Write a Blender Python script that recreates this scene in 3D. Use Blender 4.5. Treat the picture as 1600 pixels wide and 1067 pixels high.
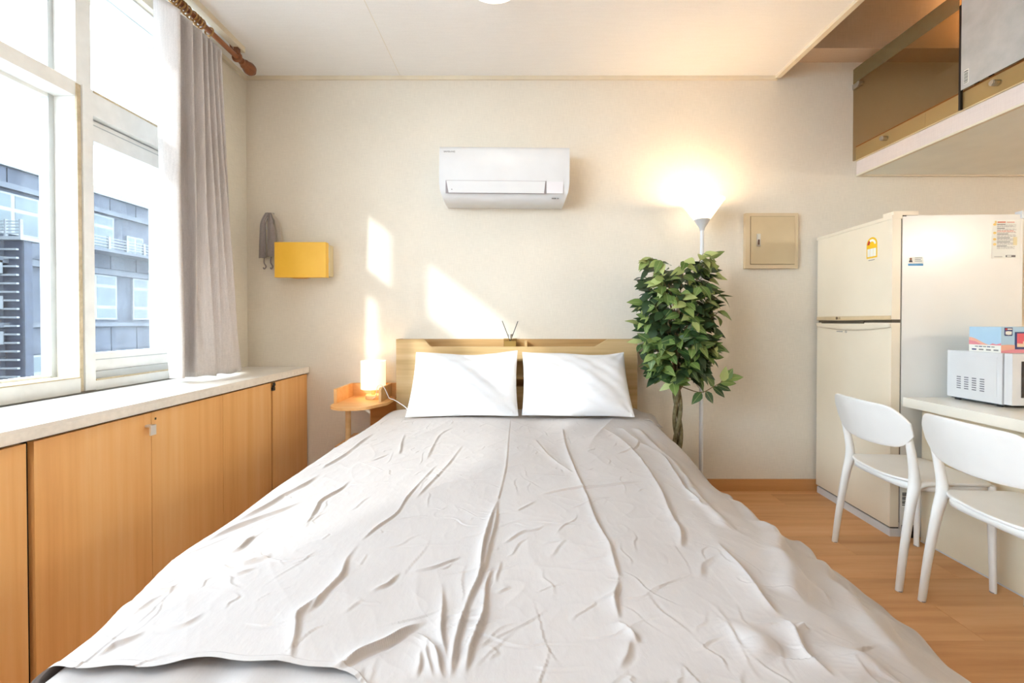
import bpy, bmesh, math, random
import numpy as np
from mathutils import Vector, Matrix

# ------------------------------------------------------------------ scene, camera, light
for o in list(bpy.data.objects):
    bpy.data.objects.remove(o)
scene = bpy.context.scene
COL = scene.collection
random.seed(11)
RNG = np.random.default_rng(7)
F, CX, HY, EYE = 710.0, 808.0, 503.0, 1.08      # focal length in pixels (1600 wide), vanishing point, eye height
WALL = 2.90                                      # distance of the back wall

cam_d = bpy.data.cameras.new('camera')
cam_d.sensor_width = 36.0
cam_d.lens = 36.0 * F / 1600.0
cam_d.shift_x = -8.0 / 1600.0
cam_d.shift_y = -22.5 / 1600.0
cam_d.clip_start = 0.02
cam = bpy.data.objects.new('camera', cam_d)
COL.objects.link(cam)
cam.location = (0, 0, EYE)
cam.rotation_euler = (math.radians(90 - 0.65), 0, 0)
scene.camera = cam

vs = scene.view_settings
vs.view_transform = 'Standard'
vs.look = 'None'
vs.gamma = 1.0
vs.use_curve_mapping = False
vs.exposure = 1.04

world = bpy.data.worlds.new('world')
scene.world = world
world.use_nodes = True
wn = world.node_tree.nodes
bg = wn['Background']
bg.inputs['Color'].default_value = (0.76, 0.88, 1.0, 1)
bg.inputs['Strength'].default_value = 7.2

sun_d = bpy.data.lights.new('sun', 'SUN')
sun_d.energy = 2.1
sun_d.angle = math.radians(1.6)
sun_d.color = (1.0, 0.98, 0.95)
sun = bpy.data.objects.new('sun', sun_d)
COL.objects.link(sun)
sun.rotation_euler = Vector((0.638, 1.0, -0.495)).to_track_quat('-Z', 'Y').to_euler()

def lamp_light(name, kind, loc, power, color, size=0.05, rot=None, parent=None):
    d = bpy.data.lights.new(name, kind)
    d.energy = power
    d.color = color
    if kind == 'AREA':
        d.shape = 'DISK'
        d.size = size
    else:
        d.shadow_soft_size = size
    o = bpy.data.objects.new(name, d)
    COL.objects.link(o)
    o.location = loc
    if rot:
        o.rotation_euler = rot
    return o

# ceiling and kitchen lamp light plus an added fill light (fixtures further down)
lamp_light('ceiling_lamp_light', 'AREA', (-0.10, 2.05, 2.55), 1.0, (1.0, 0.92, 0.82), 0.22)
lamp_light('rear_fill_light', 'POINT', (-0.85, 0.10, 1.95), 13, (0.95, 0.97, 1.0), 0.25)  # added fill light out of view, brightens the left side of the room
lamp_light('kitchen_lamp_light', 'POINT', (4.0, -0.34, 1.86), 29, (1.0, 0.93, 0.80), 0.07)

# ------------------------------------------------------------------ helpers
def lin(c):
    return tuple(((v / 255.0) / 12.92 if v / 255.0 <= 0.04045 else ((v / 255.0 + 0.055) / 1.055) ** 2.4) for v in c)

MATS = {}
def newmat(name):
    m = bpy.data.materials.new(name)
    m.use_nodes = True
    n = m.node_tree.nodes
    b = n['Principled BSDF']
    return m, n, m.node_tree.links, b

def coords(n, l, scale, kind='Object'):
    tc = n.new('ShaderNodeTexCoord')
    mp = n.new('ShaderNodeMapping')
    mp.inputs['Scale'].default_value = scale
    l.new(tc.outputs[kind], mp.inputs['Vector'])
    return mp.outputs['Vector']

def noise(n, l, vec, scale, detail=3, rough=0.55):
    t = n.new('ShaderNodeTexNoise')
    t.inputs['Scale'].default_value = scale
    t.inputs['Detail'].default_value = detail
    t.inputs['Roughness'].default_value = rough
    l.new(vec, t.inputs['Vector'])
    return t.outputs['Fac']

def ramp(n, l, fac, stops):
    r = n.new('ShaderNodeValToRGB')
    e = r.color_ramp.elements
    while len(e) < len(stops):
        e.new(0.5)
    for k, (p, c) in enumerate(stops):
        e[k].position = p
        e[k].color = (*lin(c), 1)
    l.new(fac, r.inputs['Fac'])
    return r.outputs['Color']

def bump(n, l, b, height, strength, dist=0.002):
    bp = n.new('ShaderNodeBump')
    bp.inputs['Strength'].default_value = strength
    bp.inputs['Distance'].default_value = dist
    l.new(height, bp.inputs['Height'])
    l.new(bp.outputs['Normal'], b.inputs['Normal'])

def plain(name, c, rough=0.5, metal=0.0, var=6, scale=6.0, spec=0.5, coat=0.0):
    """paint / plastic / metal with a faint procedural mottling"""
    if name in MATS:
        return MATS[name]
    m, n, l, b = newmat(name)
    f = noise(n, l, coords(n, l, (1, 1, 1)), scale, 3)
    lo = tuple(max(0, v - var) for v in c)
    hi = tuple(min(255, v + var) for v in c)
    l.new(ramp(n, l, f, [(0.3, lo), (0.7, hi)]), b.inputs['Base Color'])
    b.inputs['Roughness'].default_value = rough
    b.inputs['Metallic'].default_value = metal
    b.inputs['Specular IOR Level'].default_value = spec
    b.inputs['Coat Weight'].default_value = coat
    MATS[name] = m
    return m

def wood(name, dark, mid, light, axis, rough=0.45, freq=26.0, stretch=0.05, bumpk=0.1, per_object=False, big=1.0):
    """wood with grain running along axis (0, 1, 2)"""
    if name in MATS:
        return MATS[name]
    m, n, l, b = newmat(name)
    sc = [1, 1, 1]
    sc[axis] = stretch
    v = coords(n, l, sc)
    if per_object:
        oi = n.new('ShaderNodeObjectInfo')
        mul = n.new('ShaderNodeVectorMath'); mul.operation = 'SCALE'
        comb = n.new('ShaderNodeCombineXYZ')
        for k in 'XYZ':
            l.new(oi.outputs['Random'], comb.inputs[k])
        l.new(comb.outputs['Vector'], mul.inputs[0]); mul.inputs['Scale'].default_value = 37.0
        add = n.new('ShaderNodeVectorMath'); add.operation = 'ADD'
        l.new(v, add.inputs[0]); l.new(mul.outputs['Vector'], add.inputs[1])
        v = add.outputs['Vector']
    f1 = noise(n, l, v, freq, 6, 0.62)
    f2 = noise(n, l, v, freq * 0.22, 3, 0.5)
    mx = n.new('ShaderNodeMix'); mx.data_type = 'FLOAT'
    mx.inputs[0].default_value = 0.45
    l.new(f1, mx.inputs[2]); l.new(f2, mx.inputs[3])
    col = ramp(n, l, mx.outputs[0], [(0.34, dark), (0.5, mid), (0.66, light)])
    if per_object:
        hs = n.new('ShaderNodeHueSaturation')
        mr = n.new('ShaderNodeMapRange')
        mr.inputs['To Min'].default_value = 0.93
        mr.inputs['To Max'].default_value = 1.05
        l.new(oi.outputs['Random'], mr.inputs['Value'])
        l.new(mr.outputs['Result'], hs.inputs['Value'])
        l.new(col, hs.inputs['Color'])
        col = hs.outputs['Color']
    l.new(col, b.inputs['Base Color'])
    b.inputs['Roughness'].default_value = rough
    b.inputs['Specular IOR Level'].default_value = 0.3
    bump(n, l, b, f1, bumpk, 0.001)
    MATS[name] = m
    return m

def linen(name, c, var=7, scale=420.0, strength=0.25, rough=0.85, axes=(0, 2)):
    """woven wallpaper / cloth: two crossed thread noises"""
    if name in MATS:
        return MATS[name]
    m, n, l, b = newmat(name)
    s1 = [1.0, 1.0, 1.0]; s1[axes[0]] = 0.06
    s2 = [1.0, 1.0, 1.0]; s2[axes[1]] = 0.06
    a = noise(n, l, coords(n, l, s1), scale, 2)
    d = noise(n, l, coords(n, l, s2), scale, 2)
    big = noise(n, l, coords(n, l, (1, 1, 1)), 2.2, 3)
    ad = n.new('ShaderNodeMath'); ad.operation = 'ADD'
    l.new(a, ad.inputs[0]); l.new(d, ad.inputs[1])
    hf = n.new('ShaderNodeMath'); hf.operation = 'MULTIPLY'
    l.new(ad.outputs[0], hf.inputs[0]); hf.inputs[1].default_value = 0.5
    mx = n.new('ShaderNodeMix'); mx.data_type = 'FLOAT'; mx.inputs[0].default_value = 0.25
    l.new(hf.outputs[0], mx.inputs[2]); l.new(big, mx.inputs[3])
    lo = tuple(max(0, v - var) for v in c); hi = tuple(min(255, v + var) for v in c)
    l.new(ramp(n, l, mx.outputs[0], [(0.36, lo), (0.64, hi)]), b.inputs['Base Color'])
    b.inputs['Roughness'].default_value = rough
    b.inputs['Specular IOR Level'].default_value = 0.2
    bump(n, l, b, hf.outputs[0], strength, 0.0012)
    MATS[name] = m
    return m

def glow(name, c, strength, base=(250, 245, 235)):
    if name in MATS:
        return MATS[name]
    m, n, l, b = newmat(name)
    f = noise(n, l, coords(n, l, (1, 1, 1)), 5.0, 2)
    l.new(ramp(n, l, f, [(0.3, tuple(v - 3 for v in base)), (0.7, base)]), b.inputs['Base Color'])
    b.inputs['Emission Color'].default_value = (*lin(c), 1)
    b.inputs['Emission Strength'].default_value = strength
    b.inputs['Roughness'].default_value = 0.6
    MATS[name] = m
    return m

def glass(name, tint, gloss=0.06, haze=0.0, haze_col=(225, 230, 235), rough=0.02):
    """thin pane: see-through with a reflection and a film of dust"""
    if name in MATS:
        return MATS[name]
    m, n, l, b = newmat(name)
    out = n['Material Output']
    tr = n.new('ShaderNodeBsdfTransparent')
    tr.inputs['Color'].default_value = (*lin(tint), 1)
    gl = n.new('ShaderNodeBsdfGlossy')
    gl.inputs['Roughness'].default_value = rough
    lw = n.new('ShaderNodeLayerWeight')
    lw.inputs['Blend'].default_value = 0.25
    mul = n.new('ShaderNodeMath'); mul.operation = 'MULTIPLY_ADD'
    l.new(lw.outputs['Fresnel'], mul.inputs[0])
    mul.inputs[1].default_value = gloss * 4
    mul.inputs[2].default_value = gloss * 0.3
    mix = n.new('ShaderNodeMixShader')
    l.new(mul.outputs[0], mix.inputs['Fac'])
    l.new(tr.outputs[0], mix.inputs[1]); l.new(gl.outputs[0], mix.inputs[2])
    last = mix.outputs[0]
    if haze > 0:
        df = n.new('ShaderNodeBsdfDiffuse')
        df.inputs['Color'].default_value = (*lin(haze_col), 1)
        f = noise(n, l, coords(n, l, (1, 1, 1)), 9.0, 5)
        mr = n.new('ShaderNodeMapRange')
        mr.inputs['To Min'].default_value = haze * 0.7
        mr.inputs['To Max'].default_value = haze * 1.3
        l.new(f, mr.inputs['Value'])
        mix2 = n.new('ShaderNodeMixShader')
        l.new(mr.outputs['Result'], mix2.inputs['Fac'])
        l.new(last, mix2.inputs[1]); l.new(df.outputs[0], mix2.inputs[2])
        last = mix2.outputs[0]
    l.new(last, out.inputs['Surface'])
    MATS[name] = m
    return m

# ---- geometry
def box(bm, x0, x1, y0, y1, z0, z1):
    vs_ = [bm.verts.new(p) for p in ((x0, y0, z0), (x1, y0, z0), (x1, y1, z0), (x0, y1, z0),
                                     (x0, y0, z1), (x1, y0, z1), (x1, y1, z1), (x0, y1, z1))]
    for q in ((0, 3, 2, 1), (4, 5, 6, 7), (0, 1, 5, 4), (1, 2, 6, 5), (2, 3, 7, 6), (3, 0, 4, 7)):
        bm.faces.new([vs_[i] for i in q])
    return bm

def prism(bm, poly, a0, a1, axis):
    """extrude a 2-D outline along axis; the outline holds the two other coordinates in x, y, z order"""
    def p3(p, a):
        q = list(p); q.insert(axis, a); return q
    A = [bm.verts.new(p3(p, a0)) for p in poly]
    B = [bm.verts.new(p3(p, a1)) for p in poly]
    k = len(poly)
    for i in range(k):
        bm.faces.new((A[i], A[(i + 1) % k], B[(i + 1) % k], B[i]))
    bm.faces.new(A); bm.faces.new(B)
    return bm

def tube(bm, pts, radii, seg=12, squash=None, caps=True):
    """round bar through points; radii per point (or one); squash = (axis vector, factor)"""
    pts = [Vector(p) for p in pts]
    if not hasattr(radii, '__len__'):
        radii = [radii] * len(pts)
    rings = []
    ref = None
    for i, p in enumerate(pts):
        t = (pts[min(i + 1, len(pts) - 1)] - pts[max(i - 1, 0)]).normalized()
        if ref is None:
            ref = Vector((0, 0, 1)) if abs(t.z) < 0.9 else Vector((1, 0, 0))
        u = t.cross(ref).normalized()
        v = t.cross(u).normalized()
        ref = -v if t.cross(u).dot(ref) < 0 else v
        u = t.cross(ref).normalized(); v = t.cross(u).normalized()
        ring = []
        for k in range(seg):
            a = 2 * math.pi * k / seg
            off = (u * math.cos(a) + v * math.sin(a)) * radii[i]
            if squash:
                ax, fct = squash
                off = off + ax * (off.dot(ax) * (fct - 1))
            ring.append(bm.verts.new(p + off))
        rings.append(ring)
    for a, b_ in zip(rings, rings[1:]):
        for k in range(seg):
            bm.faces.new((a[k], a[(k + 1) % seg], b_[(k + 1) % seg], b_[k]))
    if caps:
        bm.faces.new(rings[0][::-1]); bm.faces.new(rings[-1])
    return bm

def lathe(bm, prof, c=(0, 0, 0), seg=32, close=False):
    """revolve (radius, height) points about the vertical axis through c"""
    rings = []
    for r, z in prof:
        rings.append([bm.verts.new((c[0] + max(r, 1e-4) * math.cos(2 * math.pi * k / seg),
                                    c[1] + max(r, 1e-4) * math.sin(2 * math.pi * k / seg), c[2] + z)) for k in range(seg)])
    if close:
        rings.append(rings[0])
    for a, b_ in zip(rings, rings[1:]):
        for k in range(seg):
            bm.faces.new((a[k], a[(k + 1) % seg], b_[(k + 1) % seg], b_[k]))
    return bm

def torus(bm, c, normal, R, r, seg=20, rs=8):
    nrm = Vector(normal).normalized()
    u = nrm.orthogonal().normalized(); v = nrm.cross(u)
    rings = []
    for i in range(seg):
        a = 2 * math.pi * i / seg
        d = u * math.cos(a) + v * math.sin(a)
        rings.append([bm.verts.new(Vector(c) + d * (R + r * math.cos(2 * math.pi * k / rs)) + nrm * (r * math.sin(2 * math.pi * k / rs))) for k in range(rs)])
    for i in range(seg):
        a, b_ = rings[i], rings[(i + 1) % seg]
        for k in range(rs):
            bm.faces.new((a[k], a[(k + 1) % rs], b_[(k + 1) % rs], b_[k]))
    return bm

def grid(bm, fn, nu, nv):
    P = [[bm.verts.new(fn(i / nu, j / nv)) for j in range(nv + 1)] for i in range(nu + 1)]
    for i in range(nu):
        for j in range(nv):
            bm.faces.new((P[i][j], P[i + 1][j], P[i + 1][j + 1], P[i][j + 1]))
    return bm

OFF = {}   # world offset of each built object (things that are not rotated)
def link(o, parent=None, local=False):
    COL.objects.link(o)
    if parent is not None:
        o.parent = parent
    return o

def obj(name, bm, mat, parent=None, bevel=0.0, smooth=None, local=False, segs=2, origin=None, solid=0.0):
    """link a bmesh as ONE mesh object. Vertices are in world space unless local"""
    if bevel > 0:
        es = [e for e in bm.edges if len(e.link_faces) == 2 and e.calc_face_angle(0) > 0.5]
        bmesh.ops.bevel(bm, geom=es, offset=bevel, segments=segs, affect='EDGES', profile=0.6, clamp_overlap=True)
    bmesh.ops.recalc_face_normals(bm, faces=bm.faces)
    off = Vector((0, 0, 0))
    if parent is not None:
        off = OFF.get(parent.name, Vector((0, 0, 0)))
        if local:
            off = Vector((0, 0, 0))
    elif origin is not None:
        off = Vector(origin)
    if off.length > 0:
        bmesh.ops.translate(bm, verts=bm.verts, vec=-off)
    me = bpy.data.meshes.new(name)
    bm.to_mesh(me); bm.free()
    me.materials.append(mat)
    o = bpy.data.objects.new(name, me)
    link(o, parent)
    if parent is None and origin is not None:
        o.location = origin
    OFF[o.name] = off
    if smooth is None:
        smooth = bevel > 0
    if smooth:
        for p in me.polygons:
            p.use_smooth = True
        try:
            me.set_sharp_from_angle(angle=math.radians(42))
        except Exception:
            pass
    if solid:
        md = o.modifiers.new('thickness', 'SOLIDIFY'); md.thickness = solid; md.offset = 0
    return o

def B():
    return bmesh.new()

def bx(name, dims, mat, parent=None, bevel=0.0, **k):
    return obj(name, box(B(), *dims), mat, parent, bevel, **k)

def thing(name, label, cat, loc=(0, 0, 0), rotz=0.0, group=None):
    o = bpy.data.objects.new(name, None)
    COL.objects.link(o)
    o.empty_display_size = 0.05
    o.location = loc
    o.rotation_euler = (0, 0, rotz)
    o['label'] = label; o['category'] = cat
    if group:
        o['group'] = group
    OFF[o.name] = Vector(loc)
    return o

def tag(o, label, cat, group=None):
    o['label'] = label; o['category'] = cat
    if group:
        o['group'] = group
    return o

def struct(o, label=None):
    o['kind'] = 'structure'
    if label:
        o['label'] = label
    return o

def empty_struct(name, label):
    o = bpy.data.objects.new(name, None)
    COL.objects.link(o)
    OFF[o.name] = Vector((0, 0, 0))
    return struct(o, label)

def text_mesh(body, size, extr=0.0004):
    cu = bpy.data.curves.new('lettering', 'FONT')
    cu.body = body; cu.size = size; cu.extrude = extr
    cu.align_x = 'CENTER'; cu.align_y = 'CENTER'
    cu.resolution_u = 3
    t = bpy.data.objects.new('lettering', cu)
    COL.objects.link(t)
    dg = bpy.context.evaluated_depsgraph_get()
    me = bpy.data.meshes.new_from_object(t.evaluated_get(dg))
    bpy.data.objects.remove(t)
    bpy.data.curves.remove(cu)
    return me

def lettering(body, size, mat, parent, M, name='lettering', wide=1.0, world_space=False):
    me = text_mesh(body, size)
    me.materials.clear(); me.materials.append(mat)
    me.transform(M @ Matrix.Diagonal((wide, 1, 1, 1)))
    if world_space:
        me.transform(Matrix.Translation(-OFF.get(parent.name, Vector((0, 0, 0)))))
    o = bpy.data.objects.new(name, me)
    link(o, parent)
    OFF[o.name] = OFF.get(parent.name, Vector((0, 0, 0)))
    return o

FACE_CAM = Matrix.Rotation(math.radians(90), 4, 'X')          # text plane that faces -Y
FACE_LEFT = Matrix(((0, 0, -1, 0), (-1, 0, 0, 0), (0, 1, 0, 0), (0, 0, 0, 1)))   # text plane that faces -X, reading along -Y

def px(x, y, d):
    """pixel of the photograph at depth d -> point of the room"""
    return Vector(((x - CX) * d / F, d, EYE - (y - HY) * d / F))

# ------------------------------------------------------------------ materials
M_WALL = linen('linen_wallpaper', (231, 222, 206), 6, 300, 0.35)
M_CEIL = linen('ceiling_paper', (244, 242, 239), 3, 160, 0.08)
M_TRIM = plain('cream_trim', (226, 214, 190), 0.5)
M_FLOOR = wood('laminate', (198, 140, 88), (220, 164, 110), (230, 180, 128), 0, 0.48, 20, 0.06, 0.05, True)
M_BASE = wood('baseboard_wood', (186, 130, 76), (206, 150, 94), (216, 164, 110), 0, 0.45, 18, 0.05)
M_CAB = wood('orange_beech', (236, 174, 106), (247, 190, 121), (252, 202, 138), 2, 0.36, 30, 0.035, 0.03)
M_DARK = plain('dark_gap', (48, 38, 30), 0.8)
M_COUNTER = plain('worn_white_laminate', (240, 234, 224), 0.3, var=8, scale=9)
M_ALU = plain('white_window_paint', (232, 230, 224), 0.4, var=5, scale=14)
M_OLD = plain('yellowed_sealant', (196, 178, 146), 0.7, var=18, scale=30)
M_GREY = plain('grey_window_metal', (186, 188, 186), 0.4, var=6)
M_GLASS = glass('window_glass', (246, 250, 252), 0.05, 0.012)
M_STONE = plain('exterior_stone', (176, 174, 172), 0.8, var=14, scale=60)
M_HEADBOARD = wood('ash_headboard', (190, 156, 104), (212, 180, 130), (224, 196, 148), 0, 0.5, 30, 0.05, 0.05)
M_WHITE = plain('white_plastic', (220, 219, 218), 0.35, var=3)
M_CHAIR = plain('white_chair_plastic', (238, 234, 228), 0.42, var=3)
M_METAL = plain('brushed_metal', (190, 188, 184), 0.3, 1.0, var=8)
M_BLACK = plain('black_plastic', (30, 28, 28), 0.4)
M_PRINT = plain('grey_print', (130, 128, 126), 0.6)

# ------------------------------------------------------------------ room shell
XL, XR, YB = -1.72, 4.40, -3.0
WOUT = -1.99                                   # outer face of the window wall
WY0, WY1, WZ0, WZ1 = -1.25, 2.46, 0.80, 2.555  # window opening

# floor: one base sheet with laminate planks that run across the room
floor = struct(bx('floor', (WOUT, XR + .1, YB - .1, WALL + .1, -0.12, -0.009), M_DARK), 'laminate floor of warm brown planks')
rows = []
y = 2.84
while y > YB:
    rows.append((y - 0.1875, y)); y -= 0.1875
rows.insert(0, (2.84, 2.90))
known = {1: 1.588, 4: 1.573, 5: 1.868, 7: 1.587, 2: 0.98, 3: 1.27, 6: 1.02, 8: 1.93, 9: 1.2}
for i, (a, b_) in enumerate(rows):
    x0 = known.get(i, 1.2 + random.uniform(-.6, .6))
    while x0 > XL:
        x0 -= 1.21
    xs = []
    while x0 < XR:
        xs.append((max(x0, XL), min(x0 + 1.21, XR))); x0 += 1.21
    for (p, q) in xs:
        if q - p < 0.02:
            continue
        g = 0.0007
        bm = box(B(), p + g, q - g, max(a, YB) + g * .4, b_ - g * .4, -0.009, 0.0)
        obj('plank', bm, M_FLOOR, floor)

struct(bx('wall_back', (WOUT, XR + .1, WALL, WALL + .12, 0, 3.3), M_WALL), 'back wall in pale linen wallpaper')
struct(bx('wall_right', (XR, XR + .1, YB, WALL, 0, 3.3), M_WALL))
struct(bx('wall_rear', (WOUT, XR + .1, YB - .1, YB, 0, 3.3), M_WALL))
wl = empty_struct('wall_left', 'left wall around the wide window')
M_WALLX = linen('linen_wallpaper_side', (234, 227, 212), 7, 300, 0.3, axes=(1, 2))
bx('wall_below', (WOUT, XL, YB, WALL, 0, WZ0 - .005), M_WALLX, wl)
bx('wall_above', (WOUT, XL, YB, WALL, WZ1, 3.3), M_WALLX, wl)
bx('far_jamb', (-1.80, XL, WY1, WALL, WZ0 - .005, WZ1), M_WALLX, wl)
bx('outer_jamb', (WOUT, -1.80, WY1, WALL, WZ0 - .005, WZ1), M_STONE, wl)
for zz in (1.35, 1.93):
    bx('stone_joint', (WOUT - .002, -1.80, WY1 - .002, WY1 + .01, zz, zz + .006), M_GREY, wl)
bx('near_jamb', (WOUT, XL, YB, WY0, WZ0 - .005, WZ1), M_WALLX, wl)
struct(bx('ceiling', (XL, 1.645, YB, WALL, 2.635, 3.25), M_CEIL), 'low white ceiling over the bed')
struct(bx('ceiling_loft', (1.645, XR, YB, WALL, 3.12, 3.25), M_CEIL), 'higher ceiling over the loft')
M_BEAM = linen('beam_paper', (196, 176, 156), 6, 200, 0.2)
struct(bx('trim_1', (1.645, XR, 2.75, WALL, 2.725, 3.12), M_BEAM), 'papered beam above the loft at the back wall')
# mouldings
def moulding(name, dims, label):
    return struct(bx(name, dims, M_TRIM, None, 0.004), label)
moulding('trim_2', (XL + .002, 1.647, WALL - .014, WALL, 2.612, 2.636), 'cream cornice strip at the back wall')
moulding('trim_3', (XL, XL + .016, WY1, WALL - .014, 2.606, 2.636), 'cream cornice strip on the left wall')
moulding('trim_4', (1.632, 1.662, YB, WALL - .014, 2.618, 2.66), 'cream edge strip along the open side of the low ceiling')
struct(bx('baseboard_back', (XL, XR, WALL - .012, WALL, 0, 0.075), M_BASE, None, 0.002), 'brown wooden baseboard along the back wall')
# ceiling paper seam
struct(bx('trim_5', (-0.74, -0.738, 1.2, WALL - .02, 2.6342, 2.6352), M_TRIM))

# ------------------------------------------------------------------ window
win = empty_struct('window_1', 'wide white framed window with fixed and sliding panes')
def wbar(name, y0, y1, z0, z1, m=M_ALU, x0=-1.88, x1=-1.757, bev=0.003):
    return bx(name, (x0, x1, y0, y1, z0, z1), m, win, bev)
wbar('mullion', 1.82, 1.885, 0.80, 2.60)
wbar('mullion', 1.03, 1.187, 0.80, 2.60)
wbar('mullion', -1.25, -1.17, 0.80, 2.60)
wbar('sash_stile', 1.187, 1.34, 0.855, 1.98)  # unseen stile, widened to narrow the sun patch on the wall
wbar('header', WY0, WY1, 2.545, 2.61, x1=-1.752)
wbar('transom', 1.885, WY1, 1.934, 2.037)
wbar('transom', 1.187, 1.82, 1.98, 2.037)
wbar('transom', -1.17, 1.03, 1.98, 2.037)
wbar('sill', 1.187, 1.82, 0.797, 0.855, x1=-1.750)
wbar('sill', -1.17, 1.03, 0.797, 0.855, x1=-1.750)
wbar('sill', 1.885, WY1, 0.797, 0.836, x1=-1.750)
wbar('track', 1.886, WY1, 0.836, 0.872, M_GREY, x1=-1.766)
wbar('sealant_strip', 1.886, WY1, 0.8365, 0.842, M_OLD, x0=-1.80, x1=-1.748, bev=0.001)
wbar('sealant_strip', 1.20, 1.83, 0.8555, 0.860, M_OLD, x0=-1.86, x1=-1.749, bev=0.001)
wbar('sealant_strip', 1.818, 1.834, 0.80, 2.03, M_OLD, x0=-1.76, x1=-1.752, bev=0.001)
wbar('mullion_cover', 1.84, 1.884, 0.80, 2.035, M_ALU, x0=-1.76, x1=-1.749)
wbar('sealant_strip', 1.89, WY1, 2.030, 2.0385, M_OLD, x0=-1.76, x1=-1.754, bev=0.001)
# side frame strips of the deep fixed panes
for (y0, y1) in ((1.187, 1.82), (-1.17, 1.03)):
    for (z0, z1) in ((0.855, 1.98), (2.037, 2.545)):
        f = bx('glazing_frame', (-1.885, -1.845, y1 - .022, y1 + .003, z0 - .003, z1 + .003), M_GREY, win, 0.002)
        f = bx('glazing_frame', (-1.885, -1.845, y0, y0 + .022, z0, z1), M_GREY, win, 0.002)
        bx('glazing_frame', (-1.884, -1.847, y0 + .021, y1 - .021, z0, z0 + .014), M_ALU, win, 0.002)
        bx('glazing_frame', (-1.884, -1.847, y0 + .021, y1 - .021, z1 - .014, z1), M_ALU, win, 0.002)
        bx('pane', (-1.868, -1.863, y0 + .01, y1 - .01, z0 + .005, z1 - .005), M_GLASS, win)
bx('pane', (-1.868, -1.863, 1.885, WY1, 2.037, 2.545), M_GLASS, win)
# sliding sash of the right bay
sash = bx('sash_rail', (-1.83, -1.782, 1.886, WY1, 1.842, 1.925), M_ALU, win, 0.004)
bx('sash_rail', (-1.83, -1.782, 1.886, WY1, 0.873, 0.948), M_ALU, win, 0.004)
bx('sash_groove', (-1.782, -1.7805, 1.89, WY1, 0.918, 0.922), M_GREY, win)
bx('sash_groove', (-1.782, -1.7805, 1.89, WY1, 1.905, 1.909), M_GREY, win)
bx('sash_stile', (-1.83, -1.782, 1.886, 1.905, 0.948, 1.842), M_ALU, win, 0.003)
bx('sash_stile', (-1.83, -1.782, WY1 - .05, WY1, 0.948, 1.842), M_ALU, win, 0.003)
bx('pane', (-1.809, -1.804, 1.90, WY1 - .04, 0.94, 1.85), M_GLASS, win)
wbar('sash_top_track', 1.886, WY1, 1.925, 1.934, M_GREY, x1=-1.79)  # grey track between sash and transom

# ------------------------------------------------------------------ building outside
M_BLD = plain('grey_cladding', (40, 44, 54), 0.8, var=10, scale=2.0)
M_BLDB = plain('pale_band', (60, 63, 69), 0.8, var=6, scale=2.0)
M_BWIN = plain('far_window_glass', (48, 58, 61), 0.5, var=8, scale=1.2)
M_BFR = plain('far_white_frame', (92, 94, 96), 0.6)
M_NAVY = plain('navy_screen', (24, 29, 44), 0.8, var=8)
bld = thing('building', 'grey clad building with white framed windows and balconies outside the window', 'building', (-12, 12, -8))
bx('wall', (-16, -12.0, 6.0, 26, -8, 4.72), M_BLD, bld)
bx('roof_edge', (-16, -11.88, 5.9, 26.1, 4.72, 4.90), M_BFR, bld)
for k in range(16):                               # cladding panels, proud of the wall
    for zz in (4.32, 2.66, 0.2):
        pass
cl_z = [(4.36, 4.70), (2.64, 3.08), (0.28, 0.92), (-0.6, 0.26)]
for (z0, z1) in cl_z:
    yy = 8.0
    while yy < 20:
        bx('cladding_panel', (-12.0, -11.97, yy + .015, yy + .885, z0, z1), M_BLD, bld)
        yy += 0.9
for (z0, z1) in ((4.2, 4.33), (2.45, 2.60), (0.95, 1.06)):
    bx('ledge', (-12.0, -11.86, 6, 26, z0, z1), M_BLDB, bld)
def far_window(y0, y1, z0, z1, nv, rails):
    f = bx('window', (-12.0, -11.95, y0, y1, z0, z1), M_BFR, bld)
    ys = [y0 + (y1 - y0) * k / nv for k in range(nv + 1)]
    zs = [z0] + [z0 + (z1 - z0) * r for r in rails] + [z1]
    for a, b_ in zip(ys, ys[1:]):
        for c, d in zip(zs, zs[1:]):
            bx('pane', (-11.96, -11.945, a + .045, b_ - .045, c + .045, d - .045), M_BWIN, f)
far_window(10.2, 11.4, 3.15, 4.12, 2, (0.6,))
far_window(12.1, 13.5, 3.15, 4.15, 2, (0.68,))
far_window(13.95, 14.55, 3.15, 3.72, 2, ())
far_window(15.4, 16.4, 3.15, 4.15, 2, (0.6,))
far_window(12.2, 13.58, 1.15, 2.44, 2, (0.28, 0.75))
far_window(14.15, 15.3, 1.15, 2.44, 2, (0.28, 0.75))
far_window(10.9, 11.5, -0.9, 0.25, 1, (0.6,))
bx('balcony_slab', (-12.0, -11.3, 11.9, 20, 3.02, 3.10), M_BLDB, bld)
for zz in (3.16, 3.24, 3.32, 3.40):
    bx('railing_bar', (-11.36, -11.33, 11.9, 20, zz, zz + .022), M_BFR, bld)
for yy in (11.9, 12.62, 13.2, 13.8, 14.6, 15.6, 16.6):
    bx('railing_post', (-11.38, -11.31, yy, yy + .06, 3.10, 3.45), M_BFR, bld)
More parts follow.
